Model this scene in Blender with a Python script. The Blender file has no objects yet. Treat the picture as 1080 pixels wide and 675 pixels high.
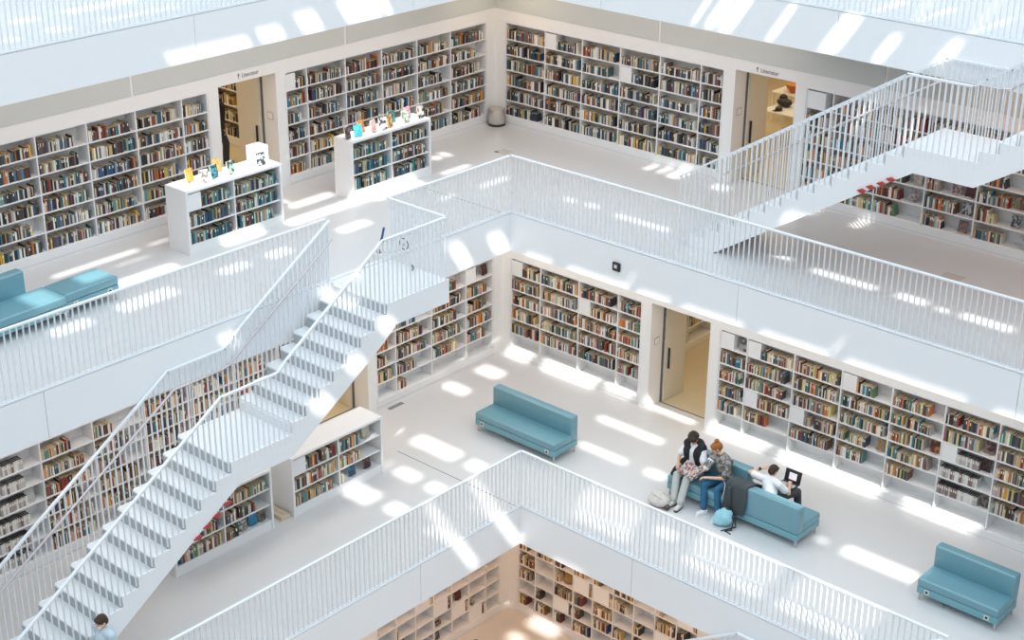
import bpy, math, random
from mathutils import Vector, Matrix
random.seed(11)
S = bpy.context.scene
COL = S.collection
PI = math.pi
# ---------------------------------------------------------------- levels (metres)
H = 4.712            # storey height
FH = .843            # fascia height
Z3, Z2, Z1, Z4 = 0.0, -H, -2*H, H
E3, E2, E4 = 0.0, 2.779, -2.526      # void edges: x > e and y < -e
W3, W2, W1, W4 = 4.635, 2.278, -.338, 7.2   # left wall at x = -w, right wall at y = +w
ORIGIN = {}

def lin(r, g, b):
    f = lambda c: c/12.92 if c <= .04045 else ((c+.055)/1.055)**2.4
    return (f(r/255), f(g/255), f(b/255), 1.0)

# ---------------------------------------------------------------- materials
MATS = {}
def mat(name, col, rough=.5, metal=0., noise=0., scale=6., bump=0., spec=.5, emit=0., coat=0.):
    if name in MATS: return MATS[name]
    m = bpy.data.materials.new(name); m.use_nodes = True
    nt = m.node_tree; b = nt.nodes['Principled BSDF']
    b.inputs['Base Color'].default_value = col
    b.inputs['Roughness'].default_value = rough
    b.inputs['Metallic'].default_value = metal
    b.inputs['Specular IOR Level'].default_value = spec
    if coat: b.inputs['Coat Weight'].default_value = coat
    if emit:
        b.inputs['Emission Color'].default_value = col; b.inputs['Emission Strength'].default_value = emit
    if noise or bump:
        tc = nt.nodes.new('ShaderNodeTexCoord'); n = nt.nodes.new('ShaderNodeTexNoise')
        n.inputs['Scale'].default_value = scale; n.inputs['Detail'].default_value = 5
        nt.links.new(tc.outputs['Object'], n.inputs['Vector'])
        if noise:
            mx = nt.nodes.new('ShaderNodeMix'); mx.data_type = 'RGBA'
            mx.inputs[6].default_value = tuple(max(0, c*(1-noise)) for c in col[:3])+(1,)
            mx.inputs[7].default_value = tuple(min(1, c*(1+noise)) for c in col[:3])+(1,)
            nt.links.new(n.outputs['Fac'], mx.inputs[0]); nt.links.new(mx.outputs[2], b.inputs['Base Color'])
        if bump:
            bp = nt.nodes.new('ShaderNodeBump'); bp.inputs['Strength'].default_value = bump
            bp.inputs['Distance'].default_value = .01
            nt.links.new(n.outputs['Fac'], bp.inputs['Height']); nt.links.new(bp.outputs['Normal'], b.inputs['Normal'])
    MATS[name] = m
    return m

WALL = mat('white_wall_paint', (.80, .79, .77, 1), .6, noise=.02, scale=1.5)
FASC = mat('white_fascia_paint', (.86, .86, .865, 1), .5, noise=.015, scale=1.)
SHELF = mat("white_lacquer", (.77, .765, .76, 1), .45)
STEEL_W = mat('white_powder_coat', (.80, .82, .84, 1), .35)
FLOOR = mat('pale_polished_floor', (.63, .62, .618, 1), .28, noise=.035, scale=.8)
FLOOR_ROOM = mat('lamp_tinted_room_floor', (.62, .52, .36, 1), .4, noise=.05, scale=1.2)  # same pale floor, the lamps' yellow light mixed into its colour
WALL_ROOM = mat('room_wall', (.72, .64, .50, 1), .7)
BAND_PANEL = mat('grey_green_panel', (.56, .585, .56, 1), .35)
CEIL = mat('ceiling_white', (.78, .77, .75, 1), .8)
GAP = mat('dark_joint', (.13, .135, .15, 1), .8)
PAPER = mat('page_paper', (.68, .56, .38, 1), .8)
TEAL = mat('teal_leather', lin(102, 147, 159), .36, noise=.06, scale=3., bump=.15, spec=.9)
TEAL_D = mat('teal_base_panel', lin(112, 158, 168), .45)
CHROME = mat('brushed_steel', (.62, .62, .62, 1), .28, metal=1.)
BLACK = mat('black_plastic', (.02, .02, .024, 1), .4)
WHITE = mat('matt_white', (.84, .83, .81, 1), .6)
GREY = mat('grey_paint', (.42, .42, .41, 1), .5)
RED = mat('red_marker', (.42, .05, .04, 1), .5)
HANDRAIL = mat('steel_handrail', (.60, .55, .56, 1), .4, metal=.4)
WOODY = mat('pale_wood', (.62, .52, .38, 1), .5)
INK = mat('dark_lettering', (.16, .16, .17, 1), .6)

def cover_material(name, use_object):
    m = bpy.data.materials.new(name); m.use_nodes = True
    nt = m.node_tree; b = nt.nodes['Principled BSDF']; b.inputs['Roughness'].default_value = .5
    if use_object:
        a = nt.nodes.new('ShaderNodeObjectInfo'); nt.links.new(a.outputs['Color'], b.inputs['Base Color'])
    else:
        a = nt.nodes.new('ShaderNodeAttribute'); a.attribute_name = 'cover'
        nt.links.new(a.outputs['Color'], b.inputs['Base Color'])
    return m
COVER = cover_material('book_cover', True)
COVER_ROWS = cover_material('book_cover_rows', False)

# ---------------------------------------------------------------- mesh builder
class MB:
    def __init__(self): self.v = []; self.f = []; self.m = []; self.s = []
    def add(self, vs, fs, mi=0, M=None, smooth=False):
        o = len(self.v)
        for p in vs:
            p = Vector(p)
            self.v.append(M @ p if M else p)
        for f in fs:
            self.f.append([i+o for i in f]); self.m.append(mi); self.s.append(smooth)
        return self
    def box(self, x0, x1, y0, y1, z0, z1, mi=0, M=None):
        vs = [(x0,y0,z0),(x1,y0,z0),(x1,y1,z0),(x0,y1,z0),(x0,y0,z1),(x1,y0,z1),(x1,y1,z1),(x0,y1,z1)]
        return self.add(vs, [(0,3,2,1),(4,5,6,7),(0,1,5,4),(1,2,6,5),(2,3,7,6),(3,0,4,7)], mi, M)
    def prism(self, poly, axis, a, b, mi=0, M=None):
        """poly: 2D outline, extruded along axis from a to b"""
        n = len(poly)
        def P(p, t):
            if axis == 'x': return (t, p[0], p[1])
            if axis == 'y': return (p[0], t, p[1])
            return (p[0], p[1], t)
        vs = [P(p, a) for p in poly]+[P(p, b) for p in poly]
        fs = [tuple(range(n))[::-1], tuple(range(n, 2*n))]+[(i, (i+1) % n, n+(i+1) % n, n+i) for i in range(n)]
        return self.add(vs, fs, mi, M)
    def rbox(self, x0, x1, y0, y1, z0, z1, r, mi=0, M=None, seg=3):
        """box with rounded edges all round"""
        r = min(r, (x1-x0)/2.01, (y1-y0)/2.01, (z1-z0)/2.01)
        n = 4*(seg+1)
        def ring(ins, z):
            out = []
            for (cx, cy, a0) in ((x1-r, y1-r, 0), (x0+r, y1-r, PI/2), (x0+r, y0+r, PI), (x1-r, y0+r, 1.5*PI)):
                for k in range(seg+1):
                    a = a0+PI/2*k/seg
                    out.append((cx+(r-ins)*math.cos(a), cy+(r-ins)*math.sin(a), z))
            return out
        rings = []
        for k in range(seg+1):
            a = PI/2*k/seg
            rings.append(ring(r*(1-math.sin(a)), z0+r*(1-math.cos(a))))
        for k in range(seg+1):
            a = PI/2*k/seg
            rings.append(ring(r*(1-math.cos(a)), z1-r*(1-math.sin(a))))
        vs = [p for q in rings for p in q]
        fs = []
        for j in range(len(rings)-1):
            for i in range(n):
                fs.append((j*n+i, j*n+(i+1) % n, (j+1)*n+(i+1) % n, (j+1)*n+i))
        fs.append(tuple(range(n))[::-1]); fs.append(tuple(range((len(rings)-1)*n, len(rings)*n)))
        return self.add(vs, fs, mi, M, True)
    def lathe(self, prof, seg=24, mi=0, M=None, smooth=True):
        vs = []; fs = []
        for (r, z) in prof:
            for k in range(seg):
                a = 2*PI*k/seg; vs.append((r*math.cos(a), r*math.sin(a), z))
        for j in range(len(prof)-1):
            for k in range(seg):
                fs.append((j*seg+k, j*seg+(k+1) % seg, (j+1)*seg+(k+1) % seg, (j+1)*seg+k))
        fs.append(tuple(range(seg))[::-1]); fs.append(tuple(range((len(prof)-1)*seg, len(prof)*seg)))
        return self.add(vs, fs, mi, M, smooth)
    def capsule(self, p0, p1, r0, r1, seg=12, mi=0, sx=1., caps=4):
        p0, p1 = Vector(p0), Vector(p1); d = p1-p0; L = d.length
        d = d/L if L > 1e-6 else Vector((0, 0, 1))
        prof = [(r0*math.sin(PI/2*k/caps), -r0*math.cos(PI/2*k/caps)) for k in range(caps+1)]
        prof += [(r1*math.cos(PI/2*k/caps), L+r1*math.sin(PI/2*k/caps)) for k in range(caps+1)]
        prof[0] = (max(prof[0][0], r0*.05), prof[0][1]); prof[-1] = (max(prof[-1][0], r1*.05), prof[-1][1])
        M = Matrix.Translation(p0) @ d.to_track_quat('Z', 'Y').to_matrix().to_4x4() @ Matrix.Diagonal((sx, 1, 1, 1))
        return self.lathe(prof, seg, mi, M)
    def ell(self, c, rx, ry, rz, seg=16, rings=10, mi=0, R=None):
        prof = [(max(.001, math.sin(PI*k/rings)), -math.cos(PI*k/rings)) for k in range(rings+1)]
        M = Matrix.Translation(Vector(c)) @ (R.to_4x4() if R else Matrix.Identity(4)) @ Matrix.Diagonal((rx, ry, rz, 1))
        return self.lathe(prof, seg, mi, M)
    def tube(self, pts, r, seg=8, mi=0):
        for a, b in zip(pts, pts[1:]): self.capsule(a, b, r, r, seg, mi, caps=2)
        return self
    def bar(self, p0, p1, w, t, mi=0, up=(0, 0, 1)):
        """flat bar w wide (sideways) and t thick (upwards)"""
        p0, p1 = Vector(p0), Vector(p1); d = (p1-p0); L = d.length; d /= L
        s = d.cross(Vector(up)).normalized(); u = s.cross(d)
        M = Matrix(((d.x, s.x, u.x, p0.x), (d.y, s.y, u.y, p0.y), (d.z, s.z, u.z, p0.z), (0, 0, 0, 1)))
        return self.box(0, L, -w/2, w/2, -t/2, t/2, mi, M)
    def build(self, name, mats, parent=None, local=False, bevel=0, remesh=0, smooth=None):
        org = Vector((0, 0, 0))
        if parent is not None: org = ORIGIN.get(parent.name, org)
        vs = [tuple(p if local else p-org) for p in self.v]
        me = bpy.data.meshes.new(name); me.from_pydata(vs, [], self.f)
        for m in (mats if isinstance(mats, (list, tuple)) else [mats]): me.materials.append(m)
        for p, mi, s in zip(me.polygons, self.m, self.s):
            p.material_index = mi; p.use_smooth = s if smooth is None else smooth
        me.update()
        o = bpy.data.objects.new(name, me); COL.objects.link(o)
        if parent is not None:
            o.parent = parent; ORIGIN[o.name] = org
        if bevel:
            b = o.modifiers.new('bevel', 'BEVEL'); b.width = bevel; b.segments = 2; b.limit_method = 'ANGLE'
        if remesh:
            r = o.modifiers.new('remesh', 'REMESH'); r.mode = 'VOXEL'; r.voxel_size = remesh; r.use_smooth_shade = True
            s = o.modifiers.new('smooth', 'SMOOTH'); s.factor = .5; s.iterations = 3
        return o

def thing(name, label, cat, loc=(0, 0, 0), rot=0., group=None):
    o = bpy.data.objects.new(name, None); COL.objects.link(o); o.location = loc
    o.empty_display_size = .1
    if rot: o.rotation_euler = (0, 0, rot)
    o['label'] = label; o['category'] = cat
    if group: o['group'] = group
    ORIGIN[o.name] = Vector(loc)
    return o
def tag(o, label, cat, group=None, kind=None):
    o['label'] = label; o['category'] = cat
    if group: o['group'] = group
    if kind: o['kind'] = kind
    return o
def struct(name, mb, m, parent=None, label=None, **k):
    o = mb.build(name, m, parent, **k)
    if parent is None: o['kind'] = 'structure'
    if label: o['label'] = label
    return o
def LW(X):   # left wall frame: u along +y, depth d into the wall (-x)
    return Matrix(((0, -1, 0, X), (1, 0, 0, 0), (0, 0, 1, 0), (0, 0, 0, 1)))
def RW(Y):   # right wall frame: u along +x, depth d into the wall (+y)
    return Matrix(((1, 0, 0, 0), (0, 1, 0, Y), (0, 0, 1, 0), (0, 0, 0, 1)))

# ---------------------------------------------------------------- camera (solved from the photograph's vanishing lines)
cd = bpy.data.cameras.new('camera'); co = bpy.data.objects.new('camera', cd); COL.objects.link(co); S.camera = co
CAM = Vector((20.221866, -22.8456282, 11.2195829))
FW = Vector((-0.6039593, 0.6843372, -0.4085534)); RT = Vector((0.7473527, 0.6643788, 0.0080492)); UP = Vector((-0.2769426, 0.3004721, 0.9126989))
FPX = 1647.9502293
co.matrix_world = Matrix(((RT.x, UP.x, -FW.x, CAM.x), (RT.y, UP.y, -FW.y, CAM.y), (RT.z, UP.z, -FW.z, CAM.z), (0, 0, 0, 1)))
cd.sensor_fit = 'HORIZONTAL'; cd.sensor_width = 36; cd.lens = FPX/1080*36; cd.clip_start = .5; cd.clip_end = 300
# ---------------------------------------------------------------- setting: slabs, fascias, walls
FARL, FARR = -17., 19.     # how far the galleries run (left along -y, right along +x)
BACK = 13.                 # rooms behind the walls
def gallery(z, e, w, fname, bottom=FH, slab=True):
    """L-shaped floor slab round the void corner (e, -e)"""
    mb = MB(); b = z-bottom
    ex, ey = e-.02, -e+.02
    mb.prism([(-BACK-2, FARL), (ex, FARL), (ex, ey), (FARR, ey), (FARR, BACK+2), (-BACK-2, BACK+2)], 'z', b, z)
    return struct(fname, mb, FLOOR)
gallery(Z3, E3, W3, 'floor'); gallery(Z2, E2, W2, 'floor'); gallery(Z4, E4, W4, 'floor')
struct('floor', MB().box(-15, 19, -17, 15, Z1-.3, Z1), mat('ground_floor_warm', (.66, .60, .54, 1), .35, noise=.03, scale=.8))

def fascia(z, e, n):
    """white fascia panels with open joints, the kerb strip on the edge"""
    z0, z1 = z-FH, z-.012
    back = MB()
    L = [-e]+[v for v in (-e-2.779+.024-5.57*k+(0) for k in range(0, 3))]
    # panel joints measured from the corner
    if e == E3: jl, jr = [-5.585, -11.155], [5.667, 11.229]
    elif e == E2: jl, jr = [-5.575, -11.15], [5.555, 11.12]
    else: jl, jr = [-.205, -5.79, -11.36], [.21, 5.79, 11.36]
    k = n
    ys = [-e]+jl+[FARL]
    for a, b in zip(ys, ys[1:]):
        struct('trim_%d' % k, MB().box(e-.02, e, b+.006, a-(.006 if a != -e else 0), z0, z1), FASC, bevel=0); k += 1
    xs = [e]+jr+[FARR]
    for a, b in zip(xs, xs[1:]):
        struct('trim_%d' % k, MB().box(a+(.006 if a != e else -.02), b-.006, -e, -e+.02, z0, z1), FASC); k += 1
    # kerb
    kb = MB().box(e-.07, e+.004, FARL, -e-.004, z, z+.03).box(e-.07, FARR, -e-.004, -e+.07, z, z+.03)
    struct('trim_%d' % k, kb, STEEL_W)
fascia(Z4, E4, 1); fascia(Z3, E3, 21); fascia(Z2, E2, 41)

TOPZ = 2.5      # shelf niche top
DOORZ = 2.55
TH = .46        # wall thickness
WN = [0]
def wall(side, w, z, niches, doors, lo, hi, ceil=H-FH, band=True):
    """one gallery wall with shelf niches and door openings; niches/doors are (u0, u1)"""
    M = LW(-w) if side == 'left' else RW(w)
    mb = MB()
    cuts = sorted([(a, b, TOPZ) for a, b in niches]+[(a, b, DOORZ) for a, b in doors])
    u = lo
    for a, b, t in cuts:
        if a > u: mb.box(u, a, 0, TH, z, z+DOORZ, 0, M)
        if t < DOORZ: mb.box(a, b, 0, TH, z+t, z+DOORZ, 0, M)
        u = b
    if hi > u: mb.box(u, hi, 0, TH, z, z+DOORZ, 0, M)
    mb.box(lo, hi, 0, TH, z+DOORZ, z+ceil, 0, M)
    for a, b in niches: mb.box(a, b, TH-.03, TH, z, z+TOPZ, 0, M)
    nm = 'wall_%s' % side
    o = struct(nm, mb, WALL)
    if band:    # band of smooth panels above the shelves, darker and greener than the wall, joints every 5.57 m
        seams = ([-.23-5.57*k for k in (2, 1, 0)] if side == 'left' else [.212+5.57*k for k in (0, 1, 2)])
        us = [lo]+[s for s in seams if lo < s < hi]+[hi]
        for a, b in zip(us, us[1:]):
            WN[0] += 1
            struct('trim_%d' % (100+WN[0]), MB().box(a+.03, b-.03, -.012, 0, z+2.8, z+ceil, 0, M), BAND_PANEL)
    return o
A1 = [-9.12, -8.0, -6.885, -5.77, -4.66, -4.03]
A2 = [-1.96, -1.37, -.25, .86, 1.97, 3.08, 4.30]
A3 = [-4.31, -3.08, -1.96, -.85, .26, 1.36, 1.95]
A4 = [4.03, 4.65, 5.76, 6.87, 7.97, 9.08, 10.19]
B0 = [-11.2, -10.06, -8.95, -7.84, -6.73, -5.62, -4.5, -3.9]
B1 = [-1.79, -1.2, -.07, 1.07, 1.97]
B2 = [-1.99, -1.1, .03, 1.15, 1.79]
B3 = [3.87, 4.53, 5.66, 6.76, 7.88, 9.0, 10.1, 11.2]
C1 = [-4.45, -3.9, -3.33, -2.77, -2.21, -1.66, -1.12, -.67]
C2 = [.62, 1.11, 1.65, 2.2, 2.75, 3.31, 3.86, 4.42, 4.97, 5.5]
D3L, D3R, D2R, D2L = (-3.74, -2.23), (2.25, 3.745), (2.07, 3.6), (-3.6, -2.07)
def ends(r): return (r[0]-.02, r[-1]+.02)
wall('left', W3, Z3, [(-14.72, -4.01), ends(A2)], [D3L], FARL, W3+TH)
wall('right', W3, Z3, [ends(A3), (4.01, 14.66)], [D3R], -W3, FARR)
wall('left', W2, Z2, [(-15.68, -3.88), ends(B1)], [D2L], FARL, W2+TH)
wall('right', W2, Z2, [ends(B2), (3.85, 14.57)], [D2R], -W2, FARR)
wall('left', W1, Z1, [ends(C1)], [], FARL, W1+TH, band=False)
wall('right', W1, Z1, [ends(C2)], [], -W1, FARR, band=False)
wall('left', W4, Z4, [], [], FARL, W4+TH, band=False)
wall('right', W4, Z4, [], [], -W4, FARR, band=False)

# rooms behind the doors: side and back walls, door leaf standing open, sign plate, frame
def room(side, w, z, d, n, shelf_side=1):
    M = LW(-w) if side == 'left' else RW(w)
    a, b = d; mb = MB(); zc = z+H-FH
    lo, hi = (a-5.5, b+.6) if side == 'right' else (a-2.5, b+.6)
    if side == 'left': lo, hi = a-.6, b+3.2
    mb.box(lo-.1, lo, TH, 8.2, z, zc, 0, M); mb.box(hi, hi+.1, TH, 8.2, z, zc, 0, M); mb.box(lo-.1, hi+.1, 8.2, 8.3, z, zc, 0, M)
    struct('wall_room_%s' % side, mb, WALL_ROOM)
    struct('floor', MB().box(lo, hi, TH, 8.2, z, z+.004, 0, M), FLOOR_ROOM)
    # door leaf opened 90 degrees into the room, on the hinge side facing the corner
    hs = a if side == 'right' else b
    s = 1 if side == 'right' else -1
    u0, u1 = sorted((hs+s*.015, hs+s*.06))
    leaf = struct('door_%d' % n, MB().box(u0, u1, TH+.06, TH+.8, z+.012, z+DOORZ-.03, 0, M), mat('door_cream', (.70, .65, .56, 1), .5))
    hu = hs+s*.1
    MB().box(*sorted((hs+s*.06, hs+s*.11)), TH+.14, TH+.16, z+.8, z+1.3, 0, M).build('door_handle', BLACK, leaf)
    # frame with dark rebates
    fr = MB().box(*sorted((hs, hs+s*.012)), TH-.015, TH+.05, z, z+DOORZ, 0, M)
    fr.box(a, b, TH-.01, TH+.02, z, z+.006, 0, M)
    struct('trim_%d' % (60+n), fr, GAP)
    # small room plate on the reveal
    pm = MB().box(*sorted((hs, hs+s*.012)), .14, .32, z+1.5, z+1.66, 0, M)
    o = pm.build('door_plate', GREY); tag(o, {1: 'small plate on the white reveal of the upper left doorway', 2: 'small plate on the white reveal of the upper right doorway', 3: 'small plate on the white reveal of the doorway by the two readers'}.get(n, 'small plate on the white reveal of the doorway under the stairs'), 'sign')
    MB().box(*sorted((hs+s*.012, hs+s*.014)), .155, .305, z+1.515, z+1.645, 0, M).build('plate_face', WHITE, o)
    l = bpy.data.lights.new('room_lamp', 'AREA'); l.shape = 'RECTANGLE'; l.size = hi-lo-1; l.size_y = 6; l.energy = 120; l.color = (1, .84, .58)
    lo_ = bpy.data.objects.new('room_lamp', l); COL.objects.link(lo_)
    p = M @ Vector(((lo+hi)/2, 4.2, 0)); lo_.location = (p.x, p.y, zc-.05)
    if side == 'left': lo_.rotation_euler = (0, 0, PI/2)
    return M
room('left', W3, Z3, D3L, 1); room('right', W3, Z3, D3R, 2); room('right', W2, Z2, D2R, 3); room('left', W2, Z2, D2L, 4)

# lettering above the two upper doors
def letters(txt, loc, rot, size, label):
    c = bpy.data.curves.new('door_lettering', 'FONT'); c.body = txt; c.size = size; c.extrude = .002; c.align_x = 'LEFT'
    o = bpy.data.objects.new('door_lettering', c); COL.objects.link(o); o.location = loc; o.rotation_euler = rot
    me = bpy.data.meshes.new_from_object(o); me.materials.clear(); me.materials.append(INK)
    bpy.data.objects.remove(o); o = bpy.data.objects.new('door_lettering', me); COL.objects.link(o); o.location = loc; o.rotation_euler = rot
    return tag(o, label, 'lettering')
def arrow(M, u, z):
    mb = MB().box(u-.008, u+.008, -.004, 0, z, z+.09, 0, M)
    mb.prism([(u-.032, z+.065), (u, z+.115), (u+.032, z+.065), (u+.022, z+.055), (u, z+.085), (u-.022, z+.055)], 'y', -.004, 0, 0, M)
    return mb
t = letters('Literatur', (-W3+.004, -3.12, 2.63), (PI/2, 0, PI/2), .125, 'dark word Literatur above the upper left doorway')
tag(arrow(LW(-W3), -3.2, 2.62).build('arrow_sign', INK), 'dark arrow pointing up above the upper left doorway', 'sign')
t = letters('Literatur', (2.87, W3-.004, 2.61), (PI/2, 0, 0), .125, 'dark word Literatur above the upper right doorway')
tag(arrow(RW(W3), 2.79, 2.6).build('arrow_sign', INK), 'dark arrow pointing up above the upper right doorway', 'sign')

# expansion joints and floor hatches
struct('trim_81', MB().box(-4.6, -.05, -.118, -.104, Z3, Z3+.002), GAP)
struct('trim_82', MB().box(-.62, 2.7, -2.832, -2.816, Z2, Z2+.002), GAP)
for (x, y, z, s, lb) in ((-2.83, 2.93, Z3, .32, 'small square floor hatch in the upper gallery corner near the round bin'), (8.42, 3.0, Z3, .4, 'small square floor hatch in the right upper gallery beside the railing')):
    t = thing('floor_hatch', lb, 'hatch', (x, y, z))
    MB().box(x-s/2, x+s/2, y-s/2, y+s/2, z, z+.006).build('lid', mat('hatch_lid', (.55, .51, .47, 1), .4), t)
    MB().box(x-s/2, x-s/2+.1, y-s/2, y-s/2+.07, z+.006, z+.012).build('handle', GAP, t)
for (x, y, sx, sy, lb) in ((-2.12, -1.4, .06, .45, 'narrow grey floor grille at the foot of the left wall shelves'), (-.56, -6.2, .3, .22, 'pale wooden block on the floor between the two low white bookcases')):
    t = thing('floor_grille' if sx < .1 else 'wooden_block', lb, 'grille' if sx < .1 else 'block', (x, y, Z2))
    MB().box(x-sx, x+sx, y-sy/2, y+sy/2, Z2, Z2+(.008 if sx < .1 else .09)).build('body', GREY if sx < .1 else WOODY, t, bevel=.003)
    if sx < .1:
        g = MB()
        for k in range(9): g.box(x-sx+.01, x+sx-.01, y-sy/2+.02+k*.047, y-sy/2+.045+k*.047, Z2+.008, Z2+.011)
        g.build('slots', GAP, t)
    else:
        MB().box(x-sx*.8, x+sx*.8, y-.012, y+.012, Z2+.09, Z2+.1).build('batten', WOODY, t)

# ---------------------------------------------------------------- unseen roof: opaque white sheet, openings shaped to cast the sun patches
KX, KY, RZ = .665, .655, 19.0
RECTS = [(-5.24,-5.12,-3.83,-1.94),(-5.29,-5.11,-1.68,-1.1),(-5.38,-5.11,-0.65,-0.13),(-5.43,-5.12,0.5,1.47),(-5.39,-5.11,1.55,1.75),(-0.12,-0.02,5.1,5.51),(0.2,0.45,5.1,5.55),(0.55,0.85,5.07,5.59),(1.65,1.81,5.07,5.58),(2.82,3.21,5.08,5.59),(3.94,4.17,5.08,5.43),(5.05,5.3,5.15,5.5),(-7.6,-7.29,-5.29,-4.79),(-7.6,-7.28,-4.18,-2.75),(-6.6,-6.25,-5.22,-4.81),(-6.54,-6.29,-4.13,-2.51),(-6.53,-6.28,-6.1,-5.79),(3.06,3.25,5.97,7.19),(4.04,4.19,5.73,7.28),(5.21,5.33,5.65,7.23),(1.07,1.75,-2.04,-1.58),(0.98,1.71,-0.89,-0.535),(2.11,3.67,-0.91,-0.535),(3.91,4.69,-0.78,-0.535),(4.99,6.39,-0.77,-0.535),(4.69,6.41,-1.99,-1.75),(5.14,6.38,-3.18,-2.98),(6.88,7.35,-3.18,-2.92),(1.07,1.76,-3.15,-2.78),(2.41,3.63,-5.48,-5.05),(2.75,2.82,-6.62,-6.27),(3.09,3.67,-6.64,-6.31),(3.97,4.38,-5.45,-5.1),(3.99,4.4,-6.64,-6.33),(3.97,4.41,-7.77,-7.41),(2.94,3.61,-7.89,-7.38),(6.88,8.2,-5.47,-5.13),(8.41,8.86,-4.83,-4.62),(9.43,11.1,-5.37,-5.04),(11.5,13.08,-5.39,-5.08),(6.76,8.2,-0.82,-0.535),(8.57,10.91,-0.86,-0.535),(11.42,12.97,-0.82,-0.535),(11.46,12.98,-3.1,-2.74),(10.86,11.07,-3.0,-2.85),(9.27,10.19,-2.83,-2.65),(5.1,6.49,-6.6,-6.35),(5.1,6.42,-7.79,-7.56),(0.24,0.56,-0.99,-0.54),(0.15,0.57,-2.05,-1.68),(8.19,8.25,-0.55,-0.27),(3.55,3.61,-0.53,-0.33),(0.2,0.35,-7.88,-7.52),(2.34,2.58,-7.85,-7.39),(1.71,1.93,-5.54,-5.15),(2.04,2.26,-6.7,-6.26),(0.28,0.43,4.12,4.58),(0.64,0.77,4.14,4.65),(0.95,1.26,4.07,4.68),(0.24,0.58,1.35,1.51),(0.79,1.17,1.4,1.55),(1.68,3.07,1.3,1.46),(6.29,7.67,1.44,1.67),(8.08,8.7,1.43,1.7),(8.9,9.18,1.41,1.58),(9.38,10.37,1.39,1.66),(5.15,5.75,1.64,1.79),(5.55,5.81,4.08,4.66),(4.52,4.72,4.08,4.54),(2.11,2.51,4.11,4.47),(-3.99,-3.85,-8.41,-6.49),(-3.54,-3.48,-7.31,-6.58),(-4.0,-3.91,-6.22,-5.71),(-2.9,-2.57,-7.73,-6.48),(-3.04,-2.79,-5.19,-4.18),(-3.05,-2.69,-3.6,-1.34),(-3.73,-3.45,-2.89,-1.72),(-1.94,-1.64,-3.16,-2.36),(-3.03,-2.53,-1.37,0.13),(-3.76,-3.52,1.41,1.67),(-3.86,-3.49,1.77,1.95),(-2.83,-2.67,0.78,1.68),(-1.63,-1.46,0.75,1.65),(-1.68,-1.58,-0.47,0.06),(-1.98,-1.59,-8.45,-7.24),(-1.91,-1.59,-9.85,-9.07),(-1.95,-1.68,-6.16,-5.49),(-1.94,-1.63,-5.02,-4.46),(-4.54,-3.81,-5.07,-2.69),(-4.45,-3.86,-0.74,1.56),(-3.03,-2.56,-8.48,-7.8),(-2.96,-2.31,-9.64,-9.09),(0.13,1.07,-5.45,-5.14),(7.34,8.13,-6.8,-6.45),(7.35,7.78,-7.48,-7.17)]
rs = [(a+KX*RZ, b+KX*RZ, c-KY*RZ, d-KY*RZ) for a, b, c, d in RECTS]
X0, X1, Y0, Y1 = -22., 50., -52., 24.
xs = sorted({X0, X1} | {round(v, 3) for r in rs for v in r[:2]}); ys = sorted({Y0, Y1} | {round(v, 3) for r in rs for v in r[2:]})
rm = MB(); vid = {}
def rv(i, j):
    if (i, j) not in vid: vid[(i, j)] = len(rm.v); rm.v.append(Vector((xs[i], ys[j], RZ)))
    return vid[(i, j)]
for i in range(len(xs)-1):
    for j in range(len(ys)-1):
        cx, cy = (xs[i]+xs[i+1])/2, (ys[j]+ys[j+1])/2
        if any(a < cx < b and c < cy < d for a, b, c, d in rs): continue
        rm.f.append([rv(i, j), rv(i+1, j), rv(i+1, j+1), rv(i, j+1)]); rm.m.append(0); rm.s.append(False)
roof = struct('ceiling', rm, CEIL)
sm = roof.modifiers.new('solid', 'SOLIDIFY'); sm.thickness = .04; sm.offset = 1

# lights
sun = bpy.data.lights.new('sun', 'SUN'); sun.energy = 7.5; sun.angle = math.radians(.45); sun.color = (1, .965, .92)
so = bpy.data.objects.new('sun', sun); COL.objects.link(so)
so.rotation_euler = Vector((-KX, KY, -1)).to_track_quat('-Z', 'Y').to_euler()
def area(name, loc, sx, sy, e, col, rot=(0, 0, 0)):
    l = bpy.data.lights.new(name, 'AREA'); l.shape = 'RECTANGLE'; l.size = sx; l.size_y = sy; l.energy = e; l.color = col
    o = bpy.data.objects.new(name, l); COL.objects.link(o); o.location = loc; o.rotation_euler = rot; return o
area('roof_fill_lamp', (13, -14, RZ-.1), 54, 54, 14500, (.74, .89, 1.0))  # added lamp under the opaque sheet, for the daylight a frosted roof would pass
WARM = (1.0, .80, .62)
def gal_lamps(z, w, e, en, col=WARM):
    cx = (-w+e)/2
    area('gallery_lamp', ((-w+cx)/2-.1, -5, z), 1.2, 14, en, col)
    if z > 2: area('gallery_lamp', (10.5, (w-cx)/2+.1, z), 6, 1.2, en*.38, (1, .55, .3))  # added lamp, warms the dim floor far along the right gallery
    if z > 2: area('gallery_lamp', (0, (w-cx)/2+.1, z), 8, 1.2, en*.57, col)
    else: area('gallery_lamp', (4, (w-cx)/2+.1, z), 14, 1.2, en, col)
gal_lamps(Z4-FH-.03, W3, E3, 88, (1, .82, .72)); gal_lamps(Z3-FH-.03, W2, E2, 118, (1, .91, .84)); gal_lamps(Z2-FH-.03, W1, 5.3, 100, (1, .64, .40))
area('corner_lamp', (-3.6, 3.6, Z4-FH-.03), .5, .5, 12, (1, .78, .5))
wd = bpy.data.worlds.new('world'); S.world = wd; wd.use_nodes = True
wd.node_tree.nodes['Background'].inputs[0].default_value = (.93, .95, 1.0, 1); wd.node_tree.nodes['Background'].inputs[1].default_value = 0.34
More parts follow.
